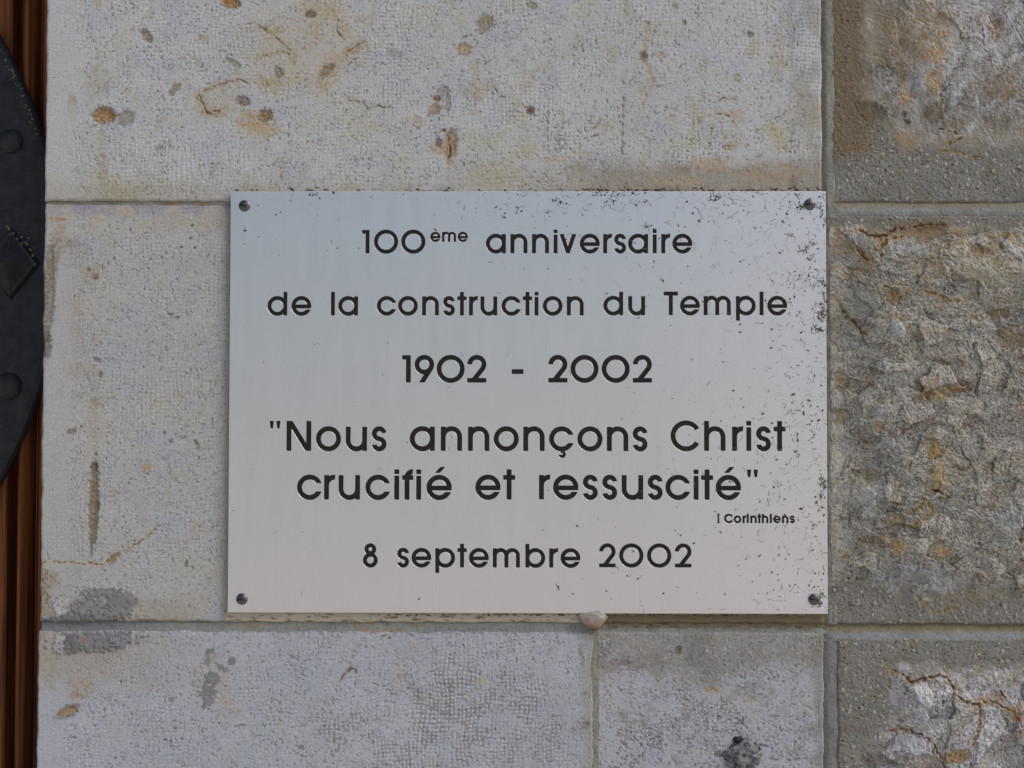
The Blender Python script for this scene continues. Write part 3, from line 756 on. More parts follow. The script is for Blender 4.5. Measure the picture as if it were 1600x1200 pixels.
def fn_rm(U, V):
    hs, Cs = sandy(U, V, 101, lin(122, 118, 110))
    hq, Cq = quarry(U, V, 104, lin(163, 158, 148), coarse=.9, rust=.8, ang=4, amp=.8, soft=.6, chips=.35)
    x0 = P(1300, 600)[0]; y0 = P(0, 350)[1]; y1 = P(0, 925)[1]
    nb = 12 * fbm(U / 30, V / 30, 106, 4)
    et = (V - y0) + nb * .8
    dipv = ss(P(1350, 0)[0], P(1390, 0)[0], U) * (1 - ss(P(1440, 0)[0], P(1480, 0)[0], U))
    et = et - 12 * dipv
    eb = (y1 - V) + nb * 1.4 + 24 * fbm(U / 70, V * 0, 108, 2)
    lowleft = (P(1398, 0)[0] - U)                          # sandy corner low on the left
    lowv = ss(P(0, 860)[1], P(0, 925)[1], V)
    el = 260 * (1 - lowv) * (lowleft > -400) - np.maximum(lowleft, 0) * lowv + nb + 400 * (lowleft < -60)
    e = np.minimum(np.minimum(et, eb), el + 12)
    e = e + 6 * fbm(U / 7, V / 7, 110, 4, .7)
    m = ss(-5, 14, e)
    rise = ss(0, 80, np.minimum(et, eb)) * ss(10, 110, U - x0)
    h, C = combine(hs, Cs, hq * (.3 + .7 * ss(0, 50, U - x0)) * ss(-6, 26, e) + .3 + 8.0 * rise, Cq, m)
    bcol = ss(P(0, 540)[1], P(0, 380)[1], V)
    C = mixc(C, m * bcol * ss(-.2, .4, fbm(U / 36, V / 22, 109, 4)), lin(142, 118, 80), .55)
    f = [('c', [(1310, 362), (1330, 378), (1348, 400), (1356, 408)], 4, lin(118, 84, 40), .85, 1.6, 14, lin(136, 102, 58), .7),
         ('c', [(1340, 358), (1358, 370), (1386, 368), (1400, 356), (1420, 362)], 3, lin(96, 64, 34), .85, 1.5, 12, lin(134, 100, 58), .7),
         ('c', [(1426, 356), (1444, 350), (1466, 352), (1482, 350)], 3, lin(104, 72, 36), .8, 1.2, 12, lin(138, 104, 58), .6),
         ('b', 1342, 376, 26, 13, 20, lin(148, 148, 148), .8, -1.5), ('b', 1420, 396, 34, 20, 0, lin(138, 140, 138), .6, -1), ('c', [(1376, 410), (1374, 392), (1386, 376), (1410, 370)], 3, lin(110, 80, 46), .8, 1.5, 10, OCHRE, .5),
         ('b', 1452, 364, 26, 10, -10, lin(124, 92, 52), .7, .6), ('b', 1530, 390, 14, 6, 20, lin(112, 80, 44), .8, .8), ('b', 1577, 390, 30, 5, 46, lin(170, 170, 176), .7, -.6),
         ('b', 1525, 430, 34, 20, 10, lin(156, 148, 130), .8, -1), ('b', 1463, 443, 11, 6, 0, lin(158, 156, 152), .8, -.5), ('c', [(1335, 440), (1350, 446), (1372, 444), (1384, 450)], 1.8, lin(72, 58, 42), .9, 1.4, 6, OCHRE, .5),
         ('c', [(1440, 455), (1460, 462), (1480, 470), (1500, 472)], 2.5, lin(126, 90, 46), .8, .8, 8, OCHRE, .5), ('b', 1392, 466, 10, 12, 0, lin(140, 102, 54), .8, .6),
         ('b', 1345, 470, 34, 30, 0, lin(142, 140, 132), .6, -1.2), ('b', 1400, 498, 14, 6, 10, lin(154, 120, 72), .8, .2), ('c', [(1310, 472), (1320, 490), (1340, 512), (1352, 524)], 4, lin(104, 82, 50), .75, 1.8, 10, lin(136, 110, 70), .5),
         ('b', 1400, 515, 10, 12, -40, lin(180, 180, 184), .8, -.8), ('b', 1440, 520, 9, 10, 30, lin(152, 128, 92), .7, 0), ('b', 1555, 492, 20, 7, -5, lin(112, 84, 44), .75, .8), ('b', 1580, 530, 26, 16, 10, lin(124, 96, 54), .6, .5),
         ('b', 1472, 612, 42, 9, -14, lin(122, 92, 46), .8, .6), ('b', 1461, 622, 11, 5, 0, lin(164, 142, 104), .8, -.3), ('b', 1368, 667, 8, 9, 0, lin(154, 132, 98), .8, -.4),
         ('b', 1408, 673, 3, 8, 5, lin(132, 60, 40), .9, .1), ('b', 1503, 663, 5, 5, 0, lin(126, 80, 56), .8, 0), ('b', 1310, 650, 16, 10, 0, lin(122, 98, 56), .75, .5),
         ('b', 1455, 702, 14, 12, 10, lin(140, 114, 66), .9, .9), ('c', [(1443, 714), (1452, 718), (1468, 710), (1477, 694)], 1.6, lin(84, 70, 48), .85, .8, 5, OCHRE, .5),
         ('b', 1462, 745, 11, 20, 0, lin(158, 134, 94), .8, -.6), ('c', [(1448, 764), (1464, 767), (1474, 774), (1484, 779)], 2.0, lin(66, 54, 40), .9, 1.6, 6, OCHRE, .5),
         ('c', [(1416, 734), (1418, 726), (1420, 720)], 2.4, lin(78, 64, 44), .85, 1.2, 5, OCHRE, .5), ('b', 1335, 735, 5, 2.6, 10, lin(58, 44, 42), .9, .2), ('b', 1341, 738, 4, 2.4, 50, lin(58, 44, 42), .9, .2),
         ('c', [(1300, 760), (1315, 738), (1328, 718)], 2.5, lin(104, 90, 72), .6, .6, 0, TAN, 0), ('b', 1345, 745, 26, 12, 0, lin(128, 112, 80), .6, 0),
         ('c', [(1420, 800), (1436, 792), (1440, 780), (1452, 790), (1454, 800), (1436, 812), (1424, 820)], 4, lin(140, 108, 54), .85, .5, 10, lin(146, 116, 68), .6),
         ('b', 1380, 845, 26, 10, 0, lin(128, 98, 60), .7, .4), ('b', 1402, 855, 14, 7, -30, lin(158, 122, 60), .85, .2), ('b', 1382, 842, 6, 7, 0, lin(176, 160, 140), .8, -.6), ('b', 1394, 812, 14, 16, 0, lin(126, 100, 64), .6, .4),
         ('b', 1466, 862, 14, 10, 40, lin(150, 120, 76), .8, -.3), ('b', 1418, 880, 8, 16, -10, lin(122, 118, 118), .9, -.5), ('b', 1575, 820, 24, 30, 0, lin(156, 158, 160), .7, -1.4),
         ('c', [(1590, 845), (1592, 828), (1596, 815)], 3.5, lin(92, 84, 74), .8, 1.6, 0, TAN, 0), ('b', 1352, 775, 24, 12, -20, lin(168, 168, 170), .7, -.8), ('b', 1375, 640, 10, 7, 20, lin(176, 178, 182), .7, -.5),
         ('b', 1440, 905, 70, 22, 5, lin(142, 143, 150), .6, -.4), ('c', [(1420, 920), (1440, 938), (1460, 958), (1500, 948)], 4, lin(128, 100, 66), .6, .4, 10, TAN, .4), ('b', 1520, 935, 70, 10, -6, lin(124, 108, 82), .6, .2),
         ('b', 1315, 595, 10, 14, 0, lin(128, 104, 66), .6, .4), ('b', 1300, 540, 14, 30, 0, lin(136, 132, 124), .5, 0)]
    return apply_features(U, V, h, C, f)


def fn_rb(U, V):
    hs, Cs = sandy(U, V, 121, lin(122, 119, 112))
    hq, Cq = quarry(U, V, 124, lin(174, 171, 174), coarse=1.1, rust=.10, ang=-30, amp=.7, soft=.4, chips=1.0)
    cu, cv = P(1395, 1040)
    e = np.minimum(U - cu + 8, V - cv + 6 * fbm(U / 30, V / 20, 126, 3)) + 12 * fbm(U / 28, V / 28, 127, 4)
    slant = (U - cu) * .8 + (V - P(0, 1120)[1]) * .9          # the pale face runs out to the left lower down
    e = np.where(V > P(0, 1100)[1], np.maximum(e, np.minimum(slant + 10 * fbm(U / 20, V / 20, 128, 3), U - P(1325, 0)[0] + 8 * fbm(U / 16, V / 16, 129, 3))), e)
    e = e + 5 * fbm(U / 7, V / 7, 130, 4, .7)
    m = ss(-6, 20, e)
    Cq = mixc(Cq, (1 - ss(8, 40, e)) * ss(-.4, .3, fbm(U / 14, V / 14, 131, 4)), lin(138, 130, 116), .6)
    rise = ss(0, 80, e)
    h, C = combine(hs, Cs, hq * .9 * ss(-6, 26, e) + .2 + 6.0 * rise, Cq, m)
    RC = lin(138, 114, 78)
    f = [('c', [(1393, 1045), (1404, 1050), (1425, 1065), (1446, 1060), (1470, 1054), (1484, 1064), (1490, 1080)], 2.6, lin(92, 70, 46), .85, 1.2, 10, RC, .7),
         ('c', [(1492, 1086), (1510, 1096), (1527, 1098), (1545, 1094), (1562, 1102), (1580, 1110), (1592, 1130), (1588, 1150)], 2.2, lin(100, 74, 46), .85, 1.0, 10, RC, .7),
         ('c', [(1527, 1096), (1529, 1115), (1526, 1138), (1516, 1165)], 3.0, lin(124, 90, 52), .8, .9, 9, RC, .7),
         ('c', [(1388, 1075), (1392, 1060), (1394, 1046)], 3, lin(136, 110, 66), .7, .5, 6, TAN, .5),
         ('c', [(1390, 1142), (1412, 1138), (1440, 1148), (1456, 1160), (1468, 1184), (1474, 1200)], 2.2, lin(104, 76, 44), .85, 1.2, 8, RC, .5),
         ('b', 1492, 1180, 20, 9, -10, lin(140, 108, 46), 1, .3), ('b', 1545, 1090, 28, 8, -10, lin(140, 116, 76), .8, .2), ('b', 1586, 1112, 12, 14, 40, lin(148, 98, 44), .8, .2),
         ('b', 1575, 1146, 12, 14, 0, lin(122, 110, 110), .85, .2), ('b', 1410, 1042, 10, 8, 0, lin(168, 166, 166), .8, -.5), ('b', 1455, 1040, 22, 8, 0, lin(158, 154, 148), .6, 0),
         ('c', [(1496, 1090), (1508, 1098), (1526, 1100)], 1.6, DARK, .85, 1.2, 0, TAN, 0), ('c', [(1555, 1076), (1562, 1080), (1568, 1092)], 1.5, DARK, .8, .8, 0, TAN, 0),
         ('c', [(1470, 1084), (1472, 1094), (1470, 1104)], 1.8, DARK, .8, 1.0, 0, TAN, 0), ('b', 1443, 1120, 5, 26, -18, lin(176, 176, 182), .5, -.4),
         ('b', 1572, 1062, 30, 12, 0, lin(136, 120, 98), .5, 0), ('c', [(1512, 1190), (1520, 1200)], 1.6, DARK, .8, .8, 0, TAN, 0), ('b', 1400, 1092, 14, 16, 0, lin(150, 150, 160), .8, -.6),
         ('b', 1440, 1190, 26, 12, 0, lin(134, 116, 88), .6, .4), ('b', 1375, 1180, 26, 14, 0, lin(130, 116, 92), .5, .3)]
    return apply_features(U, V, h, C, f)


TOPV, BOTV, RIGHTU = -430, 1640, 2300
stone = lambda *a, **k: relief("stone_block", *a, mat=k.pop('mat', M_STONE), parent=wall, **k)
stone(UL, UJ0, TOPV, VJ - 2, fn_top, depth=130, label="long pale dressed block above the plaque with ochre pits", seed=1)
usB = np.concatenate([np.arange(UL, 372, FINE), np.arange(372, UJ0, 3.0), [UJ0]])
stone(UL, UJ0, VJ + 2.5, VB0, fn_left, depth=130, us=usB, label="pale dressed block left of and behind the plaque", seed=2)
stone(UL - 2, UC - 2.5, VB1, BOTV, fn_bottom, depth=130, label="bluish pale dressed block under the plaque with grey cement smears", seed=3, chip=1.6, edge_r=2.2)
stone(UC + 3, UK0, VB1, BOTV, fn_bottom2, depth=60, label="worn pale block below the lower right corner of the plaque", seed=4, chip=1.4)
usR = np.concatenate([np.arange(UF, 1632, 1.15), np.arange(1632, 1900, 2.6), np.arange(1901, RIGHTU, 9.0), [RIGHTU]])
usT = np.append(usR[usR > UJ1], 0); usT = np.concatenate([[UJ1], usT[:-1]])
usG = np.concatenate([[UK1], usR[usR > UK1 + .3]])
def vfine(a, b): return axis(a, b, 1.15, FV0, FV1, 9)
stone(UJ1, RIGHTU, TOPV, VRJ0, fn_rt, us=usT, vs=vfine(TOPV, VRJ0), mat=M_ROUGH, label="rough pale block with sandy margins at top right", seed=5)
stone(UF, RIGHTU, VRJ1, VRB0, fn_rm, us=usR, vs=vfine(VRJ1, VRB0), mat=M_ROUGH, label="large rough brownish block right of the plaque", seed=6)
stone(UK1, RIGHTU, VRB1, BOTV, fn_rb, us=usG, vs=vfine(VRB1, BOTV), mat=M_ROUGH, label="rough pale block with rusty cracks at bottom right", seed=7)


# mortar: each joint its own relief, set back in a groove
def mortar(u0, u1, v0, v1, prof, tone, seed, vertical=False, joint_tint=None, label=None):
    def fn(U, V):
        x = (U - u0) / (u1 - u0) if vertical else (V - v0) / (v1 - v0)
        n = fbm(U / 20, V / 20, seed, 4)
        h = prof(x) + .45 * n + .3 * fbm(U / 4, V / 4, seed + 2, 3, .7) + .5 * fbm(U / 110, V / 110, seed + 4, 2)
        C = np.ones(U.shape + (3,)) * tone * (1 + .14 * n + .16 * fbm(U / 4, V / 4, seed + 5, 3, .75) + .12 * fbm(U / 90, V / 90, seed + 9, 3))[..., None]
        if joint_tint is not None: C = joint_tint(U, V, x, C)  # colours the joint: stains, and painted groove shade on some joints
        p = ss(.45, .6, perlin(U / 3.4, V / 3.4, seed + 7))
        C = mixc(C, p, lin(70, 64, 56), .6)
        return h, C
    return relief("mortar_joint", u0, u1, v0, v1, fn, M_MORTAR, wall, depth=50, label=label, chip=.0, edge_r=.5, seed=seed,
                  vs=None, us=None)


def tint_rtop(U, V, x, C):
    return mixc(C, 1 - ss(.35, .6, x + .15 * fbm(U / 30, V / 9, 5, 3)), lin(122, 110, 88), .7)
def tint_rbot(U, V, x, C):  # brown shade under the upper edge and lit lower lip, both painted
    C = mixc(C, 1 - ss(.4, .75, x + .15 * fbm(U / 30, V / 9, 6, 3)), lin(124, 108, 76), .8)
    return mixc(C, ss(.6, .9, x), lin(124, 121, 114), .5)
def tint_bot(U, V, x, C):
    C = mixc(C, ss(.05, .5, fbm(U / 60, V / 9, 7, 3)) * ss(250, 420, U) * (1 - ss(600, 700, U)), lin(156, 124, 88), .6)
    C = mixc(C, (1 - ss(.1, .35, x)), lin(92, 82, 66), .6)  # dark line of shade below the upper edge, painted into the colour
    C = mixc(C, ss(UC - 20, UC + 10, U) * (1 - ss(.4, .75, x + .25 * fbm(U / 14, V / 6, 9, 3))), lin(112, 98, 72), .85)
    C = mixc(C, ss(UC, UC + 20, U) * ss(0, .4, fbm(U / 16, V / 5, 10, 4, .65)) * (1 - ss(.4, .8, x)), lin(66, 54, 38), .7)
    C = mixc(C, (1 - ss(150, 330, U)), lin(112, 112, 116), .8)
    return C
def tint_left(U, V, x, C):
    C = mixc(C, 1 - ss(.3, .5, x), lin(112, 106, 82), .8)  # greenish shadow line of the groove, put into the colour
    for (u, v, r) in ((267, 318, 8), (316, 319, 6)):
        C = mixc(C, blob(U, V, u, v, r, 2.5), lin(158, 110, 60), .9)
    return C


mortar(UL + 2, UJ0 + 3, VJ - 8, VJ + 9, lambda x: -3.2 + 1.4 * np.sin(np.pi * np.clip(x, 0, 1)), lin(132, 130, 120), 201, joint_tint=tint_left)
mortar(UL + 2, UJ0 + 3, VB0 - 5, VB1 + 5, lambda x: -2.2 + 1.5 * np.clip(x, 0, 1), lin(132, 134, 130), 203, joint_tint=tint_bot)
mortar(UC - 8, UC + 9, VB1 - 3, BOTV - 2, lambda x: -.6 + .5 * np.sin(np.pi * np.clip(x, 0, 1)), lin(134, 130, 116), 205, vertical=True)
mortar(UJ0 - 4, UJ1 + 4, TOPV + 2, VRB0 + 1, lambda x: -1.9 + 1.7 * ss(.1, .6, x), lin(134, 132, 124), 207, vertical=True, joint_tint=lambda U, V, x, C: mixc(C, 1 - ss(.3, .5, x + .1 * fbm(U / 9, V / 40, 8, 3)), lin(104, 98, 86), .75))  # left half of the bead is shaded in its colour
mortar(UK0 - 4, UK1 + 4, VB1 + 1, BOTV - 3, lambda x: -2.2 + 1.9 * np.sin(np.pi * np.clip(x, 0, 1)) ** .7, lin(118, 118, 116), 209, vertical=True, joint_tint=lambda U, V, x, C: mixc(C, (1 - ss(.2, .5, x + .2 * fbm(U / 9, V / 30, 8, 3))) + ss(.75, 1, x), lin(108, 104, 98), .7))  # darker along both flanks of the bead
mortar(UJ1 + 2, RIGHTU - 3, VRJ0 - 5, VRJ1 + 5, lambda x: -3.4 + 3.6 * np.sin(np.pi * np.clip(x * .9, 0, 1)) ** .8, lin(138, 137, 134), 211, joint_tint=tint_rtop)
mortar(UJ0 - 3, RIGHTU - 3, VRB0 - 4, VRB1 + 5, lambda x: -4.0 + 4.0 * np.clip(x, 0, 1) ** .8, lin(132, 136, 140), 213, joint_tint=tint_rbot)


# the wall goes on beyond the close-up: plain stone courses above, below and to the right
m, n, b = new_mat("far_masonry")
tc = nd(n, "ShaderNodeTexCoord"); nz = nd(n, "ShaderNodeTexNoise"); nz.inputs["Scale"].default_value = 6; nz.inputs["Detail"].default_value = 8; nz.inputs["Roughness"].default_value = .7
n.links.new(tc.outputs["Object"], nz.inputs["Vector"])
cr = nd(n, "ShaderNodeValToRGB"); cr.color_ramp.elements[0].position = .3; cr.color_ramp.elements[0].color = (*lin(120, 116, 110), 1); cr.color_ramp.elements[1].position = .7; cr.color_ramp.elements[1].color = (*lin(164, 160, 156), 1)
n.links.new(nz.outputs[0], cr.inputs[0]); n.links.new(cr.outputs[0], b.inputs["Base Color"]); b.inputs["Roughness"].default_value = .95
M_FAR = m


def slab(name, x0, x1, y0, y1, z0, z1, parent, mat):
    bm = bmesh.new()
    r = bmesh.ops.create_cube(bm, size=1)
    for q in r['verts']: q.co = (q.co.x * (x1 - x0), q.co.y * (y1 - y0), q.co.z * (z1 - z0))
    bmesh.ops.bevel(bm, geom=bm.edges[:], offset=.006, segments=1, affect='EDGES')
    return link(name, bm_mesh(name, bm, mat), parent, ((x0 + x1) / 2, (y0 + y1) / 2, (z0 + z1) / 2))


XL, XR = (UL - 800) * S, (RIGHTU - 800) * S
for k in range(8):
    z0 = .525 + k * .36
    slab("plain_block", XL, 5, 0.0, .38, z0, z0 + .35, wall, M_FAR)
    slab("plain_block", -5, XL - .01 if k > 3 else -2.2, .0, .38, z0, z0 + .35, wall, M_FAR)
for k in range(3):
    slab("plain_block", XL, 5, 0.0, .38, -1.55 + k * .342, -1.55 + k * .342 + .335, wall, M_FAR)
for k in range(3):
    slab("plain_block", XR + .01, 5, 0.001, .38, -.515 + k * .345, -.515 + k * .345 + .338, wall, M_FAR)
slab("wall_core", XL + .05, 5, .14, .36, -1.56, 3.4, wall, M_FAR)

# grey mortar lump stuck low on the wall
def lump(name, u, v, rx, ry, hh, colA, colB, seed, parent, mat, label, taper=0.0, subdiv=5, loc_h=0.0, rough=1.0):
    cu, cv = P(u, v)
    bm = bmesh.new()
    bmesh.ops.create_icosphere(bm, subdivisions=subdiv, radius=1.0)
    co = np.array([x.co[:] for x in bm.verts])
    n = fbm(co[:, 0] * 1.3 + 5, co[:, 2] * 1.3 + co[:, 1] * 2, seed, 4, .55)
    r = 1 + rough * .38 * n + rough * .10 * perlin(co[:, 0] * 7, co[:, 2] * 7 + co[:, 1] * 5, seed + 3)
    p = co * r[:, None]
    tp = 1 - taper * ss(.7, -1.1, p[:, 2])
    V = np.stack([p[:, 0] * tp * rx * S + taper * np.clip(-p[:, 2], 0, 1) * 5 * S, p[:, 1] * hh * .001, p[:, 2] * ry * S], -1)
    F = np.array([[x.index for x in f.verts] for f in bm.faces])
    bm.free()
    t = ss(-.3, .35, fbm(p[:, 0] * 3, p[:, 2] * 3, seed + 6, 5, .7))[:, None]
    Cc = colA * (1 - t) + colB * t
    me = mesh_np(name, V, F, mat, Cc)
    return link(name, me, parent, W(cu, cv, loc_h), label)


lump("mortar_lump", 1161, 1182, 27, 27, 5, lin(132, 130, 132), lin(60, 58, 60), 301, wall, M_MORTAR, "dark grey lump near the bottom edge")
lump("mortar_lump", 1154, 1156, 9, 5, 4, lin(50, 46, 46), lin(34, 32, 32), 305, wall, M_MORTAR, None, subdiv=3)

# ------------------------------------------------------------------ sealant blob
m, n, b = new_mat("cloudy_sealant")
tc = nd(n, "ShaderNodeTexCoord"); nz = nd(n, "ShaderNodeTexNoise"); nz.inputs["Scale"].default_value = 130; nz.inputs["Detail"].default_value = 4
n.links.new(tc.outputs["Object"], nz.inputs["Vector"])
sx = nd(n, "ShaderNodeSeparateXYZ"); n.links.new(tc.outputs["Object"], sx.inputs[0])
mz = nd(n, "ShaderNodeMapRange"); mz.inputs["From Min"].default_value = -.008; mz.inputs["From Max"].default_value = .006
n.links.new(sx.outputs["Z"], mz.inputs["Value"])
ad = nd(n, "ShaderNodeMath", operation='MULTIPLY_ADD'); ad.inputs[1].default_value = 1.2
sb = nd(n, "ShaderNodeMath", operation='SUBTRACT'); sb.inputs[1].default_value = .5
n.links.new(nz.outputs[0], sb.inputs[0]); n.links.new(sb.outputs[0], ad.inputs[0]); n.links.new(mz.outputs[0], ad.inputs[2])
cr = nd(n, "ShaderNodeValToRGB")
cr.color_ramp.elements[0].color = (*lin(112, 92, 70), 1); cr.color_ramp.elements[1].color = (*lin(146, 144, 142), 1)
e = cr.color_ramp.elements.new(.45); e.color = (*lin(140, 124, 112), 1)
n.links.new(ad.outputs[0], cr.inputs[0]); n.links.new(cr.outputs[0], b.inputs["Base Color"])
b.inputs["Roughness"].default_value = .42
b.inputs["Subsurface Weight"].default_value = .35
b.inputs["Subsurface Radius"].default_value = (.004, .002, .0015)
M_SEAL = m
blobo = lump("sealant_blob", 926, 968, 26, 16, 3.2, lin(170, 165, 160), lin(160, 150, 140), 333, None, M_SEAL, None, loc_h=2.6, taper=.55, rough=.5)
blobo["label"] = "whitish pink blob of sealant stuck under the bottom edge of the plaque"
blobo["category"] = "sealant blob"

# ------------------------------------------------------------------ the plaque
# glyphs as signed distance fields in units of cap height, then outlined
def d_seg(x, y, x1, y1, x2, y2, w, rd=.018):
    L = math.hypot(x2 - x1, y2 - y1); ux, uy = (x2 - x1) / L, (y2 - y1) / L
    mx, my = (x1 + x2) / 2, (y1 + y2) / 2
    a = np.abs((x - mx) * ux + (y - my) * uy) - (L / 2 - rd)
    b = np.abs(-(x - mx) * uy + (y - my) * ux) - (w / 2 - rd)
    return np.hypot(np.maximum(a, 0), np.maximum(b, 0)) + np.minimum(np.maximum(a, b), 0) - rd
def d_box(x, y, x0, y0, x1, y1, rd=.018):
    a = np.abs(x - (x0 + x1) / 2) - ((x1 - x0) / 2 - rd); b = np.abs(y - (y0 + y1) / 2) - ((y1 - y0) / 2 - rd)
    return np.hypot(np.maximum(a, 0), np.maximum(b, 0)) + np.minimum(np.maximum(a, b), 0) - rd
def d_ring(x, y, cx, cy, r, w): return np.abs(np.hypot(x - cx, y - cy) - r) - w / 2
def d_arc(x, y, cx, cy, r, a1, a2, w):
    mid = R((a1 + a2) / 2); hf = R((a2 - a1) / 2)
    dx, dy = x - cx, y - cy
    px = dx * math.cos(mid) + dy * math.sin(mid); py = np.abs(-dx * math.sin(mid) + dy * math.cos(mid))
    return np.maximum(np.abs(np.hypot(dx, dy) - r) - w / 2, py * math.cos(hf) - px * math.sin(hf))
def d_poly(x, y, pts):
    """convex polygon, counter-clockwise"""
    d = None
    for i in range(len(pts)):
        (ax, ay), (bx, by) = pts[i], pts[(i + 1) % len(pts)]
        L = math.hypot(bx - ax, by - ay)
        q = ((x - ax) * (by - ay) - (y - ay) * (bx - ax)) / L
        d = q if d is None else np.maximum(d, q)
    return d
MN = lambda *a: np.minimum.reduce(a)
XH, OV = .81, .015


def glyph(ch, x, y, w):
    """returns (sdf, width)"""
    RO = .42; r = RO - w / 2; cy = .405
    if ch in 'oadbpqecç':
        cx = RO
        if ch == 'o': return d_ring(x, y, cx, cy, r, w), 2 * RO
        if ch in 'ad': return MN(d_ring(x, y, cx, cy, r, w), d_box(x, y, 2 * RO - w, 0, 2 * RO, XH if ch == 'a' else 1)), 2 * RO
        if ch in 'bp': return MN(d_ring(x, y, cx, cy, r, w), d_box(x, y, 0, 0 if ch == 'b' else -.235, w, 1 if ch == 'b' else XH)), 2 * RO
        if ch in 'cç':
            d = np.maximum(d_ring(x, y, cx, cy, r, w), -d_box(x, y, cx + .05, cy - .135, cx + 1, cy + .135, .001))
            if ch == 'ç':
                d = MN(d, d_arc(x, y, cx + .02, -.105, .075, -170, 60, w * .62), d_box(x, y, cx - .035, -.07, cx + .05, .03))
            return d, .80
        if ch == 'e':
            yb = cy - .02
            d = np.maximum(d_ring(x, y, cx, cy, r, w), -d_box(x, y, cx, yb - w * .47 - .052, cx + 1, yb, .001))
            bar = np.maximum(d_box(x, y, cx - r, yb - w * .47, cx + 1, yb + w * .47, .001), np.hypot(x - cx, y - cy) - RO)
            return MN(d, bar), 2 * RO
    if ch in 'éè':
        d, wd = glyph('e', x, y, w)
        pts = [(.27, .885), (.44, .885), (.63, 1.085), (.46, 1.085)] if ch == 'é' else [(.40, .885), (.57, .885), (.38, 1.085), (.21, 1.085)]
        return MN(d, d_poly(x, y, pts)), wd
    if ch in 'nhumr':
        wd = {'m': 1.15}.get(ch, .715)
        ra = (wd - w) / 2 if ch != 'm' else (wd - w) / 4
        yc = XH + OV - w / 2 - ra
        if ch == 'u':
            y = XH - y
        xx = wd - x if ch == 'u' else x
        st = d_box(xx, y, 0, 0, w, 1 if ch == 'h' else XH)
        if ch == 'r':
            rr = .27
            return MN(st, d_arc(x, y, w / 2 + rr, XH + OV - w / 2 - rr, rr, 86, 180, w)), .385
        d = MN(st, d_arc(xx, y, w / 2 + ra, yc, ra, 0, 180, w), d_box(xx, y, 2 * ra, 0, 2 * ra + w, yc + .01))
        if ch == 'm':
            d = MN(d, d_arc(x, y, w / 2 + 3 * ra, yc, ra, 0, 180, w), d_box(x, y, 4 * ra, 0, 4 * ra + w, yc + .01))
        return d, wd
    if ch == 's':
        rs = .164; top = XH + OV - w / 2 - rs; bot = -OV + w / 2 + rs; cx = rs + w / 2
        D = top - bot; al = math.asin(min(1, 2 * rs / D)); ad_ = math.degrees(al)
        ca, sa = rs * math.cos(al), rs * math.sin(al)
        return MN(d_arc(x, y, cx, top, rs, 8, 180 + ad_, w), d_arc(x, y, cx, bot, rs, -172, ad_, w),
                  d_seg(x, y, cx - ca, top - sa, cx + ca, bot + sa, w, .001)), 2 * rs + w
    if ch == 'i': return MN(d_box(x, y, 0, 0, w, XH - .02), d_box(x, y, 0, .845, w, 1.0)), w
    if ch == 'ı': return d_box(x, y, 0, 0, w, 1.0), w
    if ch == 'l': return d_box(x, y, 0, 0, w, 1), w
    if ch == 't': return MN(d_box(x, y, .20 - w / 2, 0, .20 + w / 2, 1), d_box(x, y, 0, XH - w * .95, .40, XH)), .40
    if ch == 'f':
        sxx = .08; ra = .185
        return MN(d_box(x, y, sxx, 0, sxx + w, 1 - ra - w / 2 + .02), d_arc(x, y, sxx + w / 2 + ra, 1.01 - ra - w / 2, ra, 88, 180, w),
                  d_box(x, y, 0, XH - w * .95, .37, XH)), .37
    if ch == 'v':
        k = .355
        return MN(d_poly(x, y, [(k - w * .45, 0), (k + w * .55, 0), (w * 1.07, XH), (0, XH)]), d_poly(x, y, [(k - w * .55, 0), (k + w * .45, 0), (.71, XH), (.71 - w * 1.07, XH)])), .71
    if ch == 'T': return MN(d_box(x, y, 0, 1 - w, .60, 1), d_box(x, y, .30 - w / 2, 0, .30 + w / 2, 1)), .60
    if ch == 'N':
        wd = .83
        return MN(d_box(x, y, 0, 0, w, 1), d_box(x, y, wd - w, 0, wd, 1), d_poly(x, y, [(wd - w * 1.2, 0), (wd, 0), (w * 1.2, 1), (0, 1)])), wd
    if ch == 'C':
        RO = .515; cx = RO
        d = np.maximum(d_ring(x, y, cx, .5, RO - w / 2, w), -d_poly(x, y, [(cx, .5), (cx + 1, -.1), (cx + 1, 1.1)]))
        return d, .955
    if ch == '0': return d_ring(x, y, .515, .5, .515 - w / 2, w), 1.03
    if ch == '1': return MN(d_box(x, y, .32 - w, 0, .32, 1), d_box(x, y, 0, 1 - w * .92, .32, 1)), .32
    if ch == '2':
        ra = .35 - w / 2; cx, cy = .35, 1.015 - .35
        a0 = -38
        px, py = cx + ra * math.cos(R(a0)), cy + ra * math.sin(R(a0))
        diag = np.maximum(d_seg(x, y, px, py, px - 1.0 * math.cos(R(a0 + 90)), py - 1.0 * math.sin(R(a0 + 90)), w, .001), -y)
        tx = px - (py - 0) / math.tan(R(a0 + 90))
        diag = np.maximum(diag, -x)
        return MN(d_arc(x, y, cx, cy, ra, a0, 180, w), diag, d_box(x, y, 0, 0, .70, w * .95)), .70
    if ch == '9':
        ra = .36 - w / 2; cx, cy = .36, 1.015 - .36
        a0 = -32
        px, py = cx + ra * math.cos(R(a0)), cy + ra * math.sin(R(a0))
        tail = np.maximum(d_seg(x, y, px, py, px - 1.2 * math.cos(R(a0 + 90)), py - 1.2 * math.sin(R(a0 + 90)), w, .001), -y)
        return MN(d_ring(x, y, cx, cy, ra, w), tail), .72
    if ch == '8':
        rb = .315 - w / 2; rt = .25 - w / 2
        return MN(d_ring(x, y, .315, rb + w / 2 - OV, rb, w), d_ring(x, y, .315, 1 + OV - rt - w / 2, rt, w)), .63
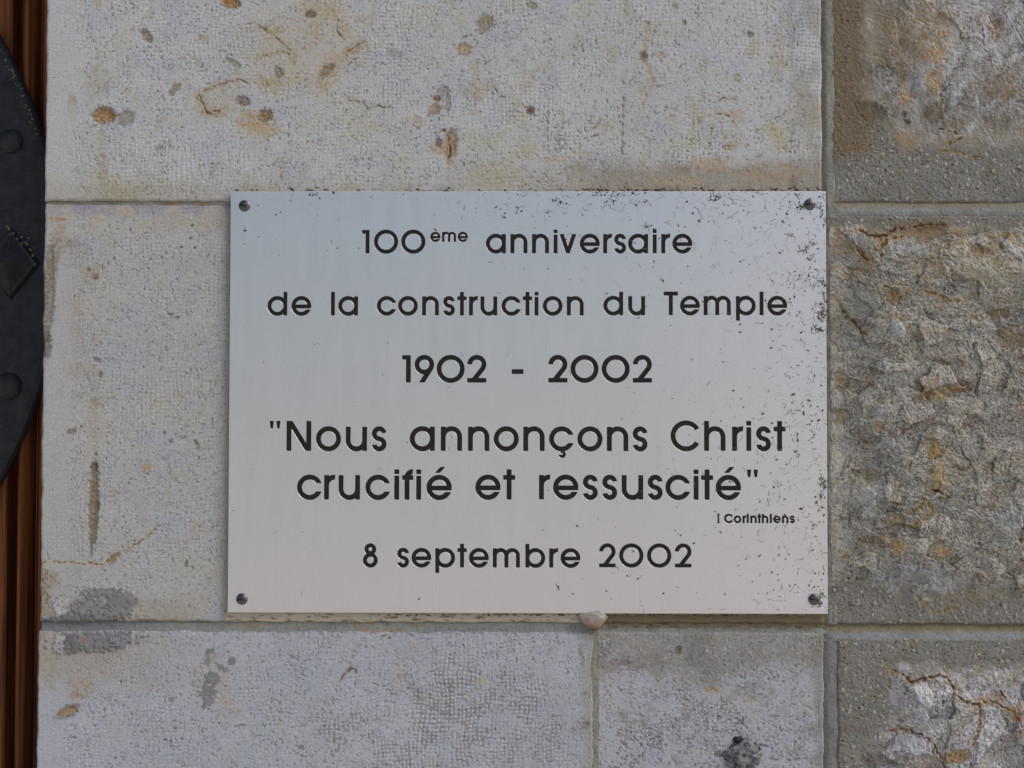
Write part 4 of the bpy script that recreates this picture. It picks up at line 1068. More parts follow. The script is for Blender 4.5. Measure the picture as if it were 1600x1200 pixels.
    if ch == '-': return d_box(x, y, 0, .40 - w / 2, .43, .40 + w / 2), .43
    if ch == '"':
        q = lambda o: d_poly(x, y, [(o + .035, .75), (o + .12, .75), (o + .15, 1.0), (o, 1.0)])
        return MN(q(0), q(.22)), .37
    if ch == 'I': return MN(d_box(x, y, .09, 0, .27, 1, .01), d_box(x, y, 0, 0, .36, .09, .01), d_box(x, y, 0, .91, .36, 1, .01)), .36
    raise KeyError(ch)


def contours(F, x0, y0, st):
    ny, nx = F.shape
    inside = F < 0
    pts = {}; nxt = {}
    def pt(k):
        if k not in pts:
            t, i, j = k
            a = F[j, i]
            b = F[j, i + 1] if t == 'h' else F[j + 1, i]
            f = a / (a - b)
            pts[k] = (x0 + (i + (f if t == 'h' else 0)) * st, y0 + (j + (f if t == 'v' else 0)) * st)
        return k
    c = inside[:-1, :-1] * 1 + inside[:-1, 1:] * 2 + inside[1:, 1:] * 4 + inside[1:, :-1] * 8
    T = {1: ['BL'], 2: ['RB'], 3: ['RL'], 4: ['TR'], 5: ['BL', 'TR'], 6: ['TB'], 7: ['TL'], 8: ['LT'], 9: ['BT'], 10: ['RB', 'LT'], 11: ['RT'], 12: ['LR'], 13: ['BR'], 14: ['LB']}
    for j, i in zip(*np.nonzero((c > 0) & (c < 15))):
        E = {'B': ('h', i, j), 'T': ('h', i, j + 1), 'L': ('v', i, j), 'R': ('v', i + 1, j)}
        for s in T[c[j, i]]:
            nxt[pt(E[s[0]])] = pt(E[s[1]])
    loops = []
    while nxt:
        k0, k = next(iter(nxt.items())); loop = [pts[k0]]; del nxt[k0]
        while k != k0:
            loop.append(pts[k]); k = nxt.pop(k)
        loops.append(np.array(loop))
    return loops


def simplify(L, tol):
    def dp(a):
        if len(a) < 3: return [0, len(a) - 1]
        p, q = a[0], a[-1]; d = q - p; ln = math.hypot(*d)
        dist = np.hypot(*(a - p).T) if ln < 1e-12 else np.abs((a[:, 0] - p[0]) * d[1] - (a[:, 1] - p[1]) * d[0]) / ln
        i = int(dist.argmax())
        if dist[i] < tol: return [0, len(a) - 1]
        l = dp(a[:i + 1]); r = dp(a[i:])
        return l[:-1] + [i + t for t in r]
    k = int(np.hypot(*(L - L[0]).T).argmax())
    A = L[:k + 1]; B = np.concatenate([L[k:], L[:1]])
    ia = dp(A); ib = dp(B)
    return np.concatenate([A[ia[:-1]], B[ib[:-1]]])


_gc = {}
def glyph_loops(ch, w):
    key = (ch, round(w, 4))
    if key not in _gc:
        st = .0125
        gx = np.arange(-.05, 1.25, st); gy = np.arange(-.32, 1.15, st)
        X, Y = np.meshgrid(gx, gy)
        F, wd = glyph(ch, X, Y, w)
        F = np.where(np.abs(F) < 1e-9, 1e-9, F)
        _gc[key] = ([simplify(l, .0028) for l in contours(F, gx[0], gy[0], st) if len(l) > 6], wd)
    return _gc[key]


def offset_loop(L, d):
    """move a closed loop outwards from the ink by d (ink lies on its left)"""
    prv = np.roll(L, 1, 0); nx = np.roll(L, -1, 0)
    e1 = L - prv; e2 = nx - L
    n1 = np.stack([e1[:, 1], -e1[:, 0]], -1); n2 = np.stack([e2[:, 1], -e2[:, 0]], -1)
    n1 /= np.linalg.norm(n1, axis=1, keepdims=True) + 1e-12; n2 /= np.linalg.norm(n2, axis=1, keepdims=True) + 1e-12
    m = n1 + n2; m /= np.linalg.norm(m, axis=1, keepdims=True) + 1e-12
    k = np.clip((m * n1).sum(1), .5, 1)
    return L + m * (d / k)[:, None]


def area(L): return .5 * np.sum(L[:, 0] * np.roll(L[:, 1], -1) - np.roll(L[:, 0], -1) * L[:, 1])


def fill(loops):
    vs = []; es = []
    for L in loops:
        b0 = len(vs); vs += [Vector(p) for p in L]; k = len(L)
        es += [(b0 + i, b0 + (i + 1) % k) for i in range(k)]
    ov, oe, of, *_ = delaunay_2d_cdt(vs, es, [], 0, 1e-9)
    V2 = np.array([v[:] for v in ov]); F2 = np.array([f[:] for f in of])
    c = V2[F2].mean(1)
    cnt = np.zeros(len(c), int)
    for L in loops:
        lo, hi = L.min(0), L.max(0)
        s = np.nonzero((c[:, 0] > lo[0]) & (c[:, 0] < hi[0]) & (c[:, 1] > lo[1]) & (c[:, 1] < hi[1]))[0]
        if not len(s): continue
        a = L; b_ = np.roll(L, -1, 0)
        py = c[s, 1][:, None]; px = c[s, 0][:, None]
        cond = (a[:, 1] > py) != (b_[:, 1] > py)
        with np.errstate(divide='ignore', invalid='ignore'):
            xi = a[:, 0] + (py - a[:, 1]) * (b_[:, 0] - a[:, 0]) / (b_[:, 1] - a[:, 1])
        cnt[s] += (cond & (px < xi)).sum(1)
    return V2, F2, cnt % 2 == 1


# metal
m, n, b = new_mat("brushed_aluminium")
tc = nd(n, "ShaderNodeTexCoord"); mp = nd(n, "ShaderNodeMapping"); mp.inputs["Scale"].default_value = (1400, 1, 9)
n.links.new(tc.outputs["Object"], mp.inputs["Vector"])
nz = nd(n, "ShaderNodeTexNoise"); nz.inputs["Scale"].default_value = 1.0; nz.inputs["Detail"].default_value = 3
n.links.new(mp.outputs[0], nz.inputs["Vector"])
nzb = nd(n, "ShaderNodeTexNoise"); nzb.inputs["Scale"].default_value = 14; nzb.inputs["Detail"].default_value = 6; nzb.inputs["Roughness"].default_value = .65
n.links.new(tc.outputs["Object"], nzb.inputs["Vector"])
mr = nd(n, "ShaderNodeMapRange"); mr.inputs["To Min"].default_value = .26; mr.inputs["To Max"].default_value = .34
n.links.new(nzb.outputs[0], mr.inputs["Value"]); n.links.new(mr.outputs[0], b.inputs["Roughness"])
cr = nd(n, "ShaderNodeValToRGB")
cr.color_ramp.elements[0].position = .3; cr.color_ramp.elements[0].color = (.68, .685, .69, 1)
cr.color_ramp.elements[1].position = .7; cr.color_ramp.elements[1].color = (.71, .71, .71, 1)
n.links.new(nz.outputs[0], cr.inputs[0]); n.links.new(cr.outputs[0], b.inputs["Base Color"])
b.inputs["Metallic"].default_value = 1.0
bp = nd(n, "ShaderNodeBump"); bp.inputs["Strength"].default_value = .07; bp.inputs["Distance"].default_value = .0002
n.links.new(nz.outputs[0], bp.inputs["Height"]); n.links.new(bp.outputs[0], b.inputs["Normal"])
# grime film: greyer and duller towards the right edge and the top right, with soft runs
sx = nd(n, "ShaderNodeSeparateXYZ"); n.links.new(tc.outputs["Object"], sx.inputs[0])
m1 = nd(n, "ShaderNodeMapRange", interpolation_type='SMOOTHSTEP'); m1.inputs["From Min"].default_value = .06; m1.inputs["From Max"].default_value = .235
n.links.new(sx.outputs["X"], m1.inputs["Value"])
mp2 = nd(n, "ShaderNodeMapping"); mp2.inputs["Scale"].default_value = (90, 1, 14); n.links.new(tc.outputs["Object"], mp2.inputs["Vector"])
nr = nd(n, "ShaderNodeTexNoise"); nr.inputs["Scale"].default_value = 1; nr.inputs["Detail"].default_value = 5; nr.inputs["Roughness"].default_value = .65
n.links.new(mp2.outputs[0], nr.inputs["Vector"])
nf = nd(n, "ShaderNodeTexNoise"); nf.inputs["Scale"].default_value = 420; nf.inputs["Detail"].default_value = 5; nf.inputs["Roughness"].default_value = .8
n.links.new(tc.outputs["Object"], nf.inputs["Vector"])
m2 = nd(n, "ShaderNodeMapRange"); m2.inputs["From Min"].default_value = .45; m2.inputs["From Max"].default_value = .75
n.links.new(nf.outputs[0], m2.inputs["Value"])
m3 = nd(n, "ShaderNodeMapRange"); m3.inputs["From Min"].default_value = .35; m3.inputs["From Max"].default_value = .75; m3.inputs["To Max"].default_value = .17
n.links.new(nr.outputs[0], m3.inputs["Value"])
k1 = nd(n, "ShaderNodeMath", operation='MULTIPLY_ADD'); k1.inputs[1].default_value = .45; k1.inputs[2].default_value = .22; n.links.new(m2.outputs[0], k1.inputs[0])
k2 = nd(n, "ShaderNodeMath", operation='MULTIPLY'); n.links.new(m1.outputs[0], k2.inputs[0]); n.links.new(k1.outputs[0], k2.inputs[1])
k3 = nd(n, "ShaderNodeMath", operation='ADD', use_clamp=True); n.links.new(k2.outputs[0], k3.inputs[0]); n.links.new(m3.outputs[0], k3.inputs[1])
df = nd(n, "ShaderNodeBsdfDiffuse"); df.inputs["Color"].default_value = (.60, .58, .63, 1)
mx = nd(n, "ShaderNodeMixShader"); n.links.new(k3.outputs[0], mx.inputs[0]); n.links.new(b.outputs[0], mx.inputs[1]); n.links.new(df.outputs[0], mx.inputs[2])
n.links.new(mx.outputs[0], n.nodes["Material Output"].inputs["Surface"])
M_PLATE = m
m, n, b = new_mat("bare_cut_aluminium")
b.inputs["Base Color"].default_value = (.82, .82, .82, 1); b.inputs["Metallic"].default_value = 1; b.inputs["Roughness"].default_value = .5
M_CUT = m
m, n, b = new_mat("black_engraving_paint")
tc = nd(n, "ShaderNodeTexCoord"); nz = nd(n, "ShaderNodeTexNoise"); nz.inputs["Scale"].default_value = 60; nz.inputs["Detail"].default_value = 4
n.links.new(tc.outputs["Object"], nz.inputs["Vector"])
cr = nd(n, "ShaderNodeValToRGB"); cr.color_ramp.elements[0].color = (.008, .008, .009, 1); cr.color_ramp.elements[1].color = (.022, .019, .016, 1)
n.links.new(nz.outputs[0], cr.inputs[0]); n.links.new(cr.outputs[0], b.inputs["Base Color"])
b.inputs["Roughness"].default_value = .5; b.inputs["Specular IOR Level"].default_value = .2
M_INK = m

plaque_c = P(825, 629)
plaque = empty("plaque", W(plaque_c[0], P(825, 959)[1], 4), "brushed aluminium anniversary plaque with black engraved French text, screwed to the stone wall", "plaque")
PH = 4.2        # front of the plate, mm out of the wall
TH = 3.0
FD = -PH * .001
corners = [P(359, 299, FD), P(1290, 299, FD), P(1294, 959.5, FD), P(357, 957, FD)]
pl, pr = (corners[0][0] + corners[3][0]) / 2, (corners[1][0] + corners[2][0]) / 2
pt_, pb = (corners[0][1] + corners[1][1]) / 2, (corners[2][1] + corners[3][1]) / 2
# local plate coordinates: metres, x right, y up, from the plate's centre
PCx, _, PCz = W((pl + pr) / 2, (pt_ + pb) / 2)
PW, PHh = (pr - pl) * S, (pb - pt_) * S
def to_plate(u, v):
    U, V = P(u, v, FD); X, _, Z = W(U, V)
    return X - PCx, Z - PCz

LINES = [   # (word, left, right, baseline, top of a capital, stroke / height)
    ("100", 565.4, 664.6, 396, 359.2, .172), ("ème", 672, 731, 377.9, 358.7, .20), ("anniversaire", 759, 1081.8, 395.8, 358.6, .170),
    ("de", 417.6, 486.2, 493, 456, .170), ("la", 516.8, 559.4, 493, 456, .170), ("construction", 588.6, 912, 492.8, 456, .170), ("du", 942.5, 1008, 492.6, 455.6, .170), ("Temple", 1037, 1230, 492.5, 455.6, .170),
    ("1902", 628, 759.8, 597.7, 555, .178), ("-", 799.4, 817.8, 597.7, 555, .178), ("2002", 856.6, 1018.6, 597.7, 555, .178),
    ('"Nous', 420.6, 603.8, 704.5, 657.6, .166), ("annonçons", 640, 1011.7, 704.5, 657.6, .166), ("Christ", 1047.7, 1227.6, 704.5, 657.6, .166),
    ("crucifié", 463.8, 705.8, 780.5, 733.2, .166), ("et", 742.4, 804.8, 780.5, 733.2, .166), ('ressuscité"', 842, 1184.5, 780.5, 733.2, .166),
    ("I", 1119.8, 1125.2, 817.5, 802.6, .2), ("Corınthıens", 1131.3, 1242, 817.4, 802.8, .235),
    ("8", 566.8, 590.8, 886.5, 849.4, .172), ("septembre", 620.5, 906.8, 886.5, 849.4, .172), ("2002", 936, 1080.4, 886.5, 849.4, .172),
]
all_loops = []; placed = []
for word, ul, ur, vb, vt, sw in LINES:
    x0, y0 = to_plate(ul, vb); x1, _ = to_plate(ur, vb); _, yt = to_plate(ul, vt)
    Hh = yt - y0
    gl = [glyph_loops(c, sw) for c in word]
    tot = sum(g[1] for g in gl) * Hh
    pair = [0.0] * (len(word) - 1)
    for i in range(len(word) - 1):
        a, c = word[i], word[i + 1]
        pair[i] = 1.0
        if a in 'iıluhnmda' and c in 'iılunmrhbp': pair[i] = 1.35
        if a in 'rcftT' or c in 'tfv': pair[i] = .55
        if a in 'oebpsC0289' and c in 'oecdaçé0289': pair[i] = .6
        if a == 'c' and c == 'i': pair[i] = .9
        if a == '"': pair[i] = 1.3
        if c == '"': pair[i] = 1.3
        if a == '1': pair[i] = .9
    if word == "I": scx = 1.0
    gap = (x1 - x0 - tot) / max(1e-9, sum(pair)) if len(word) > 1 else 0
    x = x0
    for i, (c, g) in enumerate(zip(word, gl)):
        loops = [l * Hh + np.array([x, y0]) for l in g[0]]
        all_loops += loops
        placed.append((c, sw, Hh, x, y0))
        x += g[1] * Hh + (pair[i] * gap if i < len(pair) else 0)

# milled slot left of the lower right screw
sxc, syc = to_plate(1260, 937)
slot = []
for i in range(24):
    a = 2 * math.pi * i / 24
    slot.append((sxc + math.cos(a) * 3.3 * S + (7 * S if math.cos(a) > 0 else -2.4 * S), syc + math.sin(a) * 3.3 * S))
slot = np.array(slot)
CH, DEP = .00009, .00042
outline = np.array([(-PW / 2, -PHh / 2), (PW / 2, -PHh / 2), (PW / 2, PHh / 2), (-PW / 2, PHh / 2)])
BV = .0004
front_outline = outline - np.sign(outline) * BV
holes_out = []
for L in all_loops + [slot]:
    holes_out.append(offset_loop(L, CH))
V2, F2, ins = fill([front_outline] + holes_out)
F2 = F2[ins]
vl = [(p[0], 0, p[1]) for p in V2]; fl = [tuple(f) for f in F2]; mi = [0] * len(fl)
def addv(p, y):
    vl.append((p[0], y, p[1])); return len(vl) - 1
def strip(LA, ya, LB, yb, mat_i):
    a = [addv(p, ya) for p in LA]; b_ = [addv(p, yb) for p in LB]; k = len(a)
    for i in range(k):
        j = (i + 1) % k
        fl.append((a[i], a[j], b_[j], b_[i])); mi.append(mat_i)
for L, Lo in zip(all_loops + [slot], holes_out):
    strip(Lo, 0, L, CH, 1)
    strip(L, CH, L, DEP, 0)
q = [addv(p, DEP * .5) for p in slot]; fl.append(tuple(q)); mi.append(0)
strip(front_outline, 0, outline, BV, 1)
strip(outline, BV, outline, TH * .001, 0)
q = [addv(p, TH * .001) for p in outline]; fl.append(tuple(q)); mi.append(0)
me = bpy.data.meshes.new("plate")
me.from_pydata(vl, [], fl); me.materials.append(M_PLATE); me.materials.append(M_CUT)
me.polygons.foreach_set("material_index", mi)
bm = bmesh.new(); bm.from_mesh(me); bmesh.ops.remove_doubles(bm, verts=bm.verts, dist=1e-7)
bmesh.ops.recalc_face_normals(bm, faces=bm.faces); bm.to_mesh(me); bm.free()
plate = link("plate", me, plaque, (PCx, FD, PCz))

lcache = {}
for c, sw, Hh, x, y0 in placed:
    key = (c, round(sw, 4), round(Hh, 5))
    if key not in lcache:
        loops = [offset_loop(l * Hh, .00002) for l in glyph_loops(c, sw)[0]]
        V2, F2, ins = fill(loops)
        vs_ = [(p[0], 0, p[1]) for p in V2]; fs_ = [tuple(int(t) for t in f) for f in F2[ins]]
        for L in loops:
            k = len(L); b0 = len(vs_)
            vs_ += [(p[0], 0, p[1]) for p in L] + [(p[0], .0006, p[1]) for p in L]
            fs_ += [(b0 + i, b0 + (i + 1) % k, b0 + k + (i + 1) % k, b0 + k + i) for i in range(k)]
        bm = bmesh.new()
        bv = [bm.verts.new(p) for p in vs_]
        for f in fs_:
            try: bm.faces.new([bv[t] for t in f])
            except ValueError: pass
        bmesh.ops.remove_doubles(bm, verts=bm.verts, dist=1e-8)
        lcache[key] = bm_mesh("letter", bm, M_INK)
    o = bpy.data.objects.new("letter", lcache[key])
    COL.objects.link(o); o.parent = plate
    o.location = (x, DEP - .00008, y0)

# screws
m, n, b = new_mat("zinc_screw_steel")
tc = nd(n, "ShaderNodeTexCoord"); nz = nd(n, "ShaderNodeTexNoise"); nz.inputs["Scale"].default_value = 500; nz.inputs["Detail"].default_value = 4
n.links.new(tc.outputs["Object"], nz.inputs["Vector"])
cr = nd(n, "ShaderNodeValToRGB"); cr.color_ramp.elements[0].position = .35; cr.color_ramp.elements[0].color = (.07, .07, .072, 1); cr.color_ramp.elements[1].color = (.26, .27, .29, 1)
n.links.new(nz.outputs[0], cr.inputs[0]); n.links.new(cr.outputs[0], b.inputs["Base Color"])
b.inputs["Metallic"].default_value = 1; b.inputs["Roughness"].default_value = .44
M_SCREW = m


def screw_mesh():
    Rr, Hd = 9.0 * S, .0018
    bm = bmesh.new()
    segs, rings = 40, 9
    for sgn in (1, -1):
        t = bmesh.new()
        prev = None
        prof = [(Rr * math.cos(a), Hd * math.sin(a) + .0003) for a in [math.pi / 2 * i / rings for i in range(rings + 1)]]
        prof = [(Rr, 0)] + prof
        rows = []
        for r, y in prof[:-1]:
            rows.append([t.verts.new((r * math.cos(2 * math.pi * i / segs), -y, r * math.sin(2 * math.pi * i / segs))) for i in range(segs)])
        tip = t.verts.new((0, -prof[-1][1], 0))
        for a, c in zip(rows, rows[1:]):
            for i in range(segs): t.faces.new((a[i], a[(i + 1) % segs], c[(i + 1) % segs], c[i]))
        for i in range(segs): t.faces.new((rows[-1][i], rows[-1][(i + 1) % segs], tip))
        bmesh.ops.bisect_plane(t, geom=t.verts[:] + t.edges[:] + t.faces[:], plane_co=(0, 0, sgn * .00062), plane_no=(0, 0, -sgn), clear_outer=True)
        ed = [e for e in t.edges if e.is_boundary]
        bmesh.ops.holes_fill(t, edges=ed, sides=0)
        tmp = bpy.data.meshes.new("t"); t.to_mesh(tmp); t.free(); bm.from_mesh(tmp); bpy.data.meshes.remove(tmp)
    # floor of the slot
    r = bmesh.ops.create_cube(bm, size=1)
    for v in r['verts']: v.co = (v.co.x * Rr * 1.96, v.co.y * .0011 - .00056, v.co.z * .0013)
    me = bm_mesh("screw", bm, M_SCREW)
    for p in me.polygons: p.use_smooth = len(p.vertices) <= 4 and abs(p.normal.z) < .999
    return me


sm = screw_mesh()
for u, v, a in ((382, 321.5, 2), (1265, 319.5, -3), (1272, 936.5, 6), (378, 936, -8)):
    x, y = to_plate(u, v)
    o = link("screw", sm, plaque, (PCx + x, FD + .0001, PCz + y))
    o.rotation_euler = (0, R(a), 0)

# ------------------------------------------------------------------ dirt on the plaque: specks, rootlets and clots
m, n, b = new_mat("dried_dirt")
tc = nd(n, "ShaderNodeTexCoord"); nz = nd(n, "ShaderNodeTexNoise"); nz.inputs["Scale"].default_value = 300
n.links.new(tc.outputs["Object"], nz.inputs["Vector"])
cr = nd(n, "ShaderNodeValToRGB"); cr.color_ramp.elements[0].position = .35; cr.color_ramp.elements[0].color = (.012, .010, .010, 1)
cr.color_ramp.elements[1].position = .7; cr.color_ramp.elements[1].color = (.15, .13, .11, 1)
n.links.new(nz.outputs[0], cr.inputs[0]); n.links.new(cr.outputs[0], b.inputs["Base Color"]); b.inputs["Roughness"].default_value = .95
M_DIRT = m
m, n, b = new_mat("grey_dust_film")
b.inputs["Base Color"].default_value = (.24, .23, .22, 1); b.inputs["Roughness"].default_value = 1
M_DUST = m

rd = random.Random(5)
class Bits:
    def __init__(s): s.v = []; s.f = []
    def speck(s, x, z, r, y0=0.0, elong=1.0, ang=0.0, th=.5):
        k = 6; b0 = len(s.v); ph = rd.random() * 6
        rr = [r * (.55 + .75 * rd.random()) for _ in range(k)]
        ca, sa = math.cos(ang), math.sin(ang)
        for lv, sc in ((0, 1.0), (1, .55)):
            for i in range(k):
                a = ph + 2 * math.pi * i / k
                px, pz = math.cos(a) * rr[i] * sc * elong, math.sin(a) * rr[i] * sc
                s.v.append((x + px * ca - pz * sa, y0 - lv * r * th, z + px * sa + pz * ca))
        for i in range(k): s.f.append((b0 + i, b0 + (i + 1) % k, b0 + k + (i + 1) % k, b0 + k + i))
        s.f.append(tuple(b0 + k + i for i in range(k)))
    def thread(s, x, z, L, wd, a, curl, y0=0.0, n=7):
        pts = []; st = L / n; da = 0
        for i in range(n + 1):
            pts.append((x, z)); da += rd.gauss(0, curl); a += da * .5
            x += math.cos(a) * st; z += math.sin(a) * st
        b0 = len(s.v)
        for i, (px, pz) in enumerate(pts):
            j = min(i + 1, n); k = max(i - 1, 0)
            tx, tz = pts[j][0] - pts[k][0], pts[j][1] - pts[k][1]; l = math.hypot(tx, tz) + 1e-12
            nx, nz = -tz / l, tx / l
            ww = wd * (.35 + .65 * math.sin(math.pi * (i + .5) / (n + 1))) * (.7 + .6 * rd.random())
            s.v += [(px + nx * ww / 2, y0, pz + nz * ww / 2), (px, y0 - ww * .7, pz), (px - nx * ww / 2, y0, pz - nz * ww / 2)]
        for i in range(n):
            a0 = b0 + i * 3; a1 = a0 + 3
            s.f += [(a0, a0 + 1, a1 + 1, a1), (a0 + 1, a0 + 2, a1 + 2, a1 + 1)]
    def build(s, name, mat, parent, loc, kind=None, label=None):
        me = bpy.data.meshes.new(name); me.from_pydata(s.v, [], s.f); me.materials.append(mat)
        return link(name, me, parent, loc, label, kind)


def dens(u, v):
    d = 1.1 * math.exp(-(1292 - u) / 42) + .75 * math.exp(-(1292 - u) / 95) * (1.0 if v > 330 else 1.3)
    d += .9 * math.exp(-(v - 298) / 26) * (1 / (1 + math.exp(-(u - 770) / 60)) + .12) + .5 * math.exp(-(v - 298) / 60) / (1 + math.exp(-(u - 860) / 60))
    d += .012 + .02 * (u > 950) + .06 * math.exp(-((v - 340) / 60) ** 2 - ((u - 400) / 60) ** 2)
    return d


B = Bits(); TB = Bits()
cnt = 0
while cnt < 1700:
    u, v = rd.uniform(361, 1291), rd.uniform(300, 957)
    cl = .5 + .9 * max(0, float(perlin(u / 16, v / 16, 401)) + .2)
    if rd.random() > dens(u, v) * cl: continue
    cnt += 1
    x, z = to_plate(u, v)
    t = rd.random()
    if t < .62:
        r = rd.choice((.3, .35, .45, .5, .6, .8, 1.1, 1.6)) * S * rd.uniform(.7, 1.2)
        B.speck(x, z, r, 0, rd.uniform(1, 2.0), rd.uniform(0, 3.14))
    elif t < .84:
        B.thread(x, z, rd.uniform(3, 12) * S, rd.uniform(.4, .85) * S, rd.uniform(0, 6.28), .28)
    else:
        TB.thread(x, z, rd.uniform(6, 30) * S, rd.uniform(.22, .4) * S, rd.uniform(0, 6.28), .13, n=9)
# clots and clumps seen in the photograph
def clot(u, v, ru, rv, k, rmin=.8, rmax=2.2, thr=.4):
    for _ in range(k):
        a = rd.random() * 6.28; q = math.sqrt(rd.random())
        x, z = to_plate(u + math.cos(a) * ru * q, v + math.sin(a) * rv * q)
        if rd.random() < thr: B.thread(x, z, rd.uniform(5, 12) * S, rd.uniform(.5, 1.0) * S, rd.uniform(0, 6.28), .5)
        else: B.speck(x, z, rd.uniform(rmin, rmax) * S * .75, 0, rd.uniform(1, 1.8), rd.uniform(0, 3.1), .7)
for a in ((960, 311, 8, 9, 14), (946, 319, 4, 5, 7), (995, 318, 4, 4, 6), (1009, 315, 3, 3, 6), (940, 304, 16, 4, 16), (1118, 309, 10, 7, 20), (980, 303, 22, 3, 14), (1247, 303, 8, 4, 9),
          (1256, 389, 8, 8, 26), (1268, 381, 4, 6, 9), (1266, 401, 5, 7, 10), (1234, 368, 5, 4, 8), (1252, 323, 8, 3, 16), (1279, 320, 9, 4, 14), (811, 327, 6, 8, 9), (789, 338, 3, 5, 4), (780, 324, 6, 5, 5),
          (868, 312, 7, 4, 8), (880, 317, 10, 5, 8), (1142, 340, 4, 2, 4), (1242, 428, 12, 4, 8), (1272, 430, 10, 12, 14), (1243, 445, 12, 10, 10), (1276, 475, 8, 5, 8),
          (1284, 494, 7, 10, 40), (1277, 514, 10, 6, 30), (1286, 480, 4, 8, 14), (1288, 462, 3, 8, 10), (1287, 440, 3, 10, 10), (1286, 340, 4, 14, 16), (1285, 750, 5, 6, 16), (1287, 760, 6, 6, 16), (1283, 773, 2, 6, 6),
          (1282, 795, 5, 5, 10), (1255, 645, 3, 4, 6), (1272, 820, 4, 3, 5), (1238, 638, 3, 12, 5), (1246, 690, 3, 4, 5), (1246, 708, 5, 6, 5), (1213, 757, 8, 5, 6), (874, 920, 4, 4, 6), (980, 899, 3, 2, 4),
          (490, 303, 7, 4, 10), (500, 308, 2, 5, 3), (1284, 930, 4, 6, 14), (1281, 944, 4, 3, 8), (1270, 915, 8, 3, 6), (1013, 352, 5, 4, 10), (1090, 345, 4, 2, 3), (990, 380, 3, 2, 3), (381, 360, 3, 3, 5)):
    clot(*a)
for u, v, r in ((1060, 352, 1.5), (1022, 408, 1.5), (1075, 416, 1.4), (1206, 514, 1.8), (1162, 406, 1.2), (1138, 321, 1.2), (1169, 332, 1.2), (403, 321, 1.1), (454, 313, 1.2), (527, 388, 1.3), (1250, 487, 1.4), (1257, 507, 1.3), (912, 904, .9), (948, 923, 1),
                (947, 924, 1.1), (1003, 946, 1.3), (518, 377, 1), (511, 391, 1), (404, 370, 1), (382, 381, 1), (1001, 939, .9), (997, 904, 1.6), (560, 388, 1.2), (1218, 932, 1.2), (1200, 915, .7)):
    x, z = to_plate(u, v); B.speck(x, z, r * S, 0, 1.4, rd.random() * 3, .6)
B.build("dirt_specks", M_DIRT, plaque, (PCx, FD, PCz), kind="stuff")
TB.build("rootlet_traces", M_DUST, plaque, (PCx, FD, PCz), kind="stuff")
# rusty and black debris caught behind the top edge, on the stone
EB = Bits()
for _ in range(420):
    u = rd.uniform(362, 1290); k = rd.random()
    wgt = .25 + .75 * (u > 900) + 1.0 * (abs(u - 985) < 45) + 1.0 * (abs(u - 695) < 14) + .8 * (abs(u - 490) < 12)
    if rd.random() > wgt / 2: continue
    x, z = to_plate(u, 297.6 - abs(rd.gauss(0, 1.7)))
    EB.speck(x, z, rd.uniform(.6, 2.0) * S, .0015, rd.uniform(1, 2.4), 0, .8)
for _ in range(120):
    v = rd.uniform(300, 957); x, z = to_plate(1291.5 + abs(rd.gauss(0, 1.2)), v)
    EB.speck(x, z, rd.uniform(.6, 1.7) * S, .0025, rd.uniform(1, 2.4), 1.57, .8)
for _ in range(150):
    u = rd.uniform(590, 1290); x, z = to_plate(u, 960.5 + abs(rd.gauss(0, 1.0)))
    EB.speck(x, z, rd.uniform(.6, 1.5) * S, .0028, rd.uniform(1, 2.2), 0, .8)
eb = EB.build("edge_dirt", M_DIRT, plaque, (PCx, FD, PCz), kind="stuff")

# ------------------------------------------------------------------ the door at the left
DD = .075                               # the door stands this far behind the stone face
door = empty("wooden_door", ((P(-300, 600, DD)[0] - 800) * S, DD, -.52), "reddish brown wooden door edge with mouldings and black iron disc, left of the stone", "door")
m, n, b = new_mat("varnished_wood")
tc = nd(n, "ShaderNodeTexCoord"); mp = nd(n, "ShaderNodeMapping"); mp.inputs["Scale"].default_value = (260, 260, 7)
n.links.new(tc.outputs["Object"], mp.inputs["Vector"])
nz = nd(n, "ShaderNodeTexNoise"); nz.inputs["Scale"].default_value = 1; nz.inputs["Detail"].default_value = 5; nz.inputs["Distortion"].default_value = .4
n.links.new(mp.outputs[0], nz.inputs["Vector"])
cr = nd(n, "ShaderNodeValToRGB"); cr.color_ramp.elements[0].position = .3; cr.color_ramp.elements[0].color = (*lin(62, 30, 15), 1)
cr.color_ramp.elements[1].position = .72; cr.color_ramp.elements[1].color = (*lin(150, 86, 46), 1)
n.links.new(nz.outputs[0], cr.inputs[0]); n.links.new(cr.outputs[0], b.inputs["Base Color"])
b.inputs["Roughness"].default_value = .68; b.inputs["Specular IOR Level"].default_value = .3
bp = nd(n, "ShaderNodeBump"); bp.inputs["Strength"].default_value = .25; bp.inputs["Distance"].default_value = .0006
n.links.new(nz.outputs[0], bp.inputs["Height"]); n.links.new(bp.outputs[0], b.inputs["Normal"])
M_WOOD = m


def profile_bar(name, prof, zt, zb, parent, mat, label=None):
    """prof: (U, depth mm behind the wall face) points left to right; extruded upright"""
    x0 = sum((p[0] - 800) * S for p in prof) / len(prof)
    bm = bmesh.new()
    back = max(p[1] for p in prof) + 14
    pts = [((u - 800) * S - x0, d * .001) for u, d in prof]
    pts = pts + [(pts[-1][0], back * .001), (pts[0][0], back * .001)]
    a = [bm.verts.new((x, y, zb)) for x, y in pts]; c = [bm.verts.new((x, y, zt)) for x, y in pts]
    k = len(pts)
    for i in range(k): bm.faces.new((a[i], a[(i + 1) % k], c[(i + 1) % k], c[i]))
    bm.faces.new(a); bm.faces.new(c[::-1])
    me = bm_mesh(name, bm, mat)
    return link(name, me, parent, (x0, 0, 0), label)


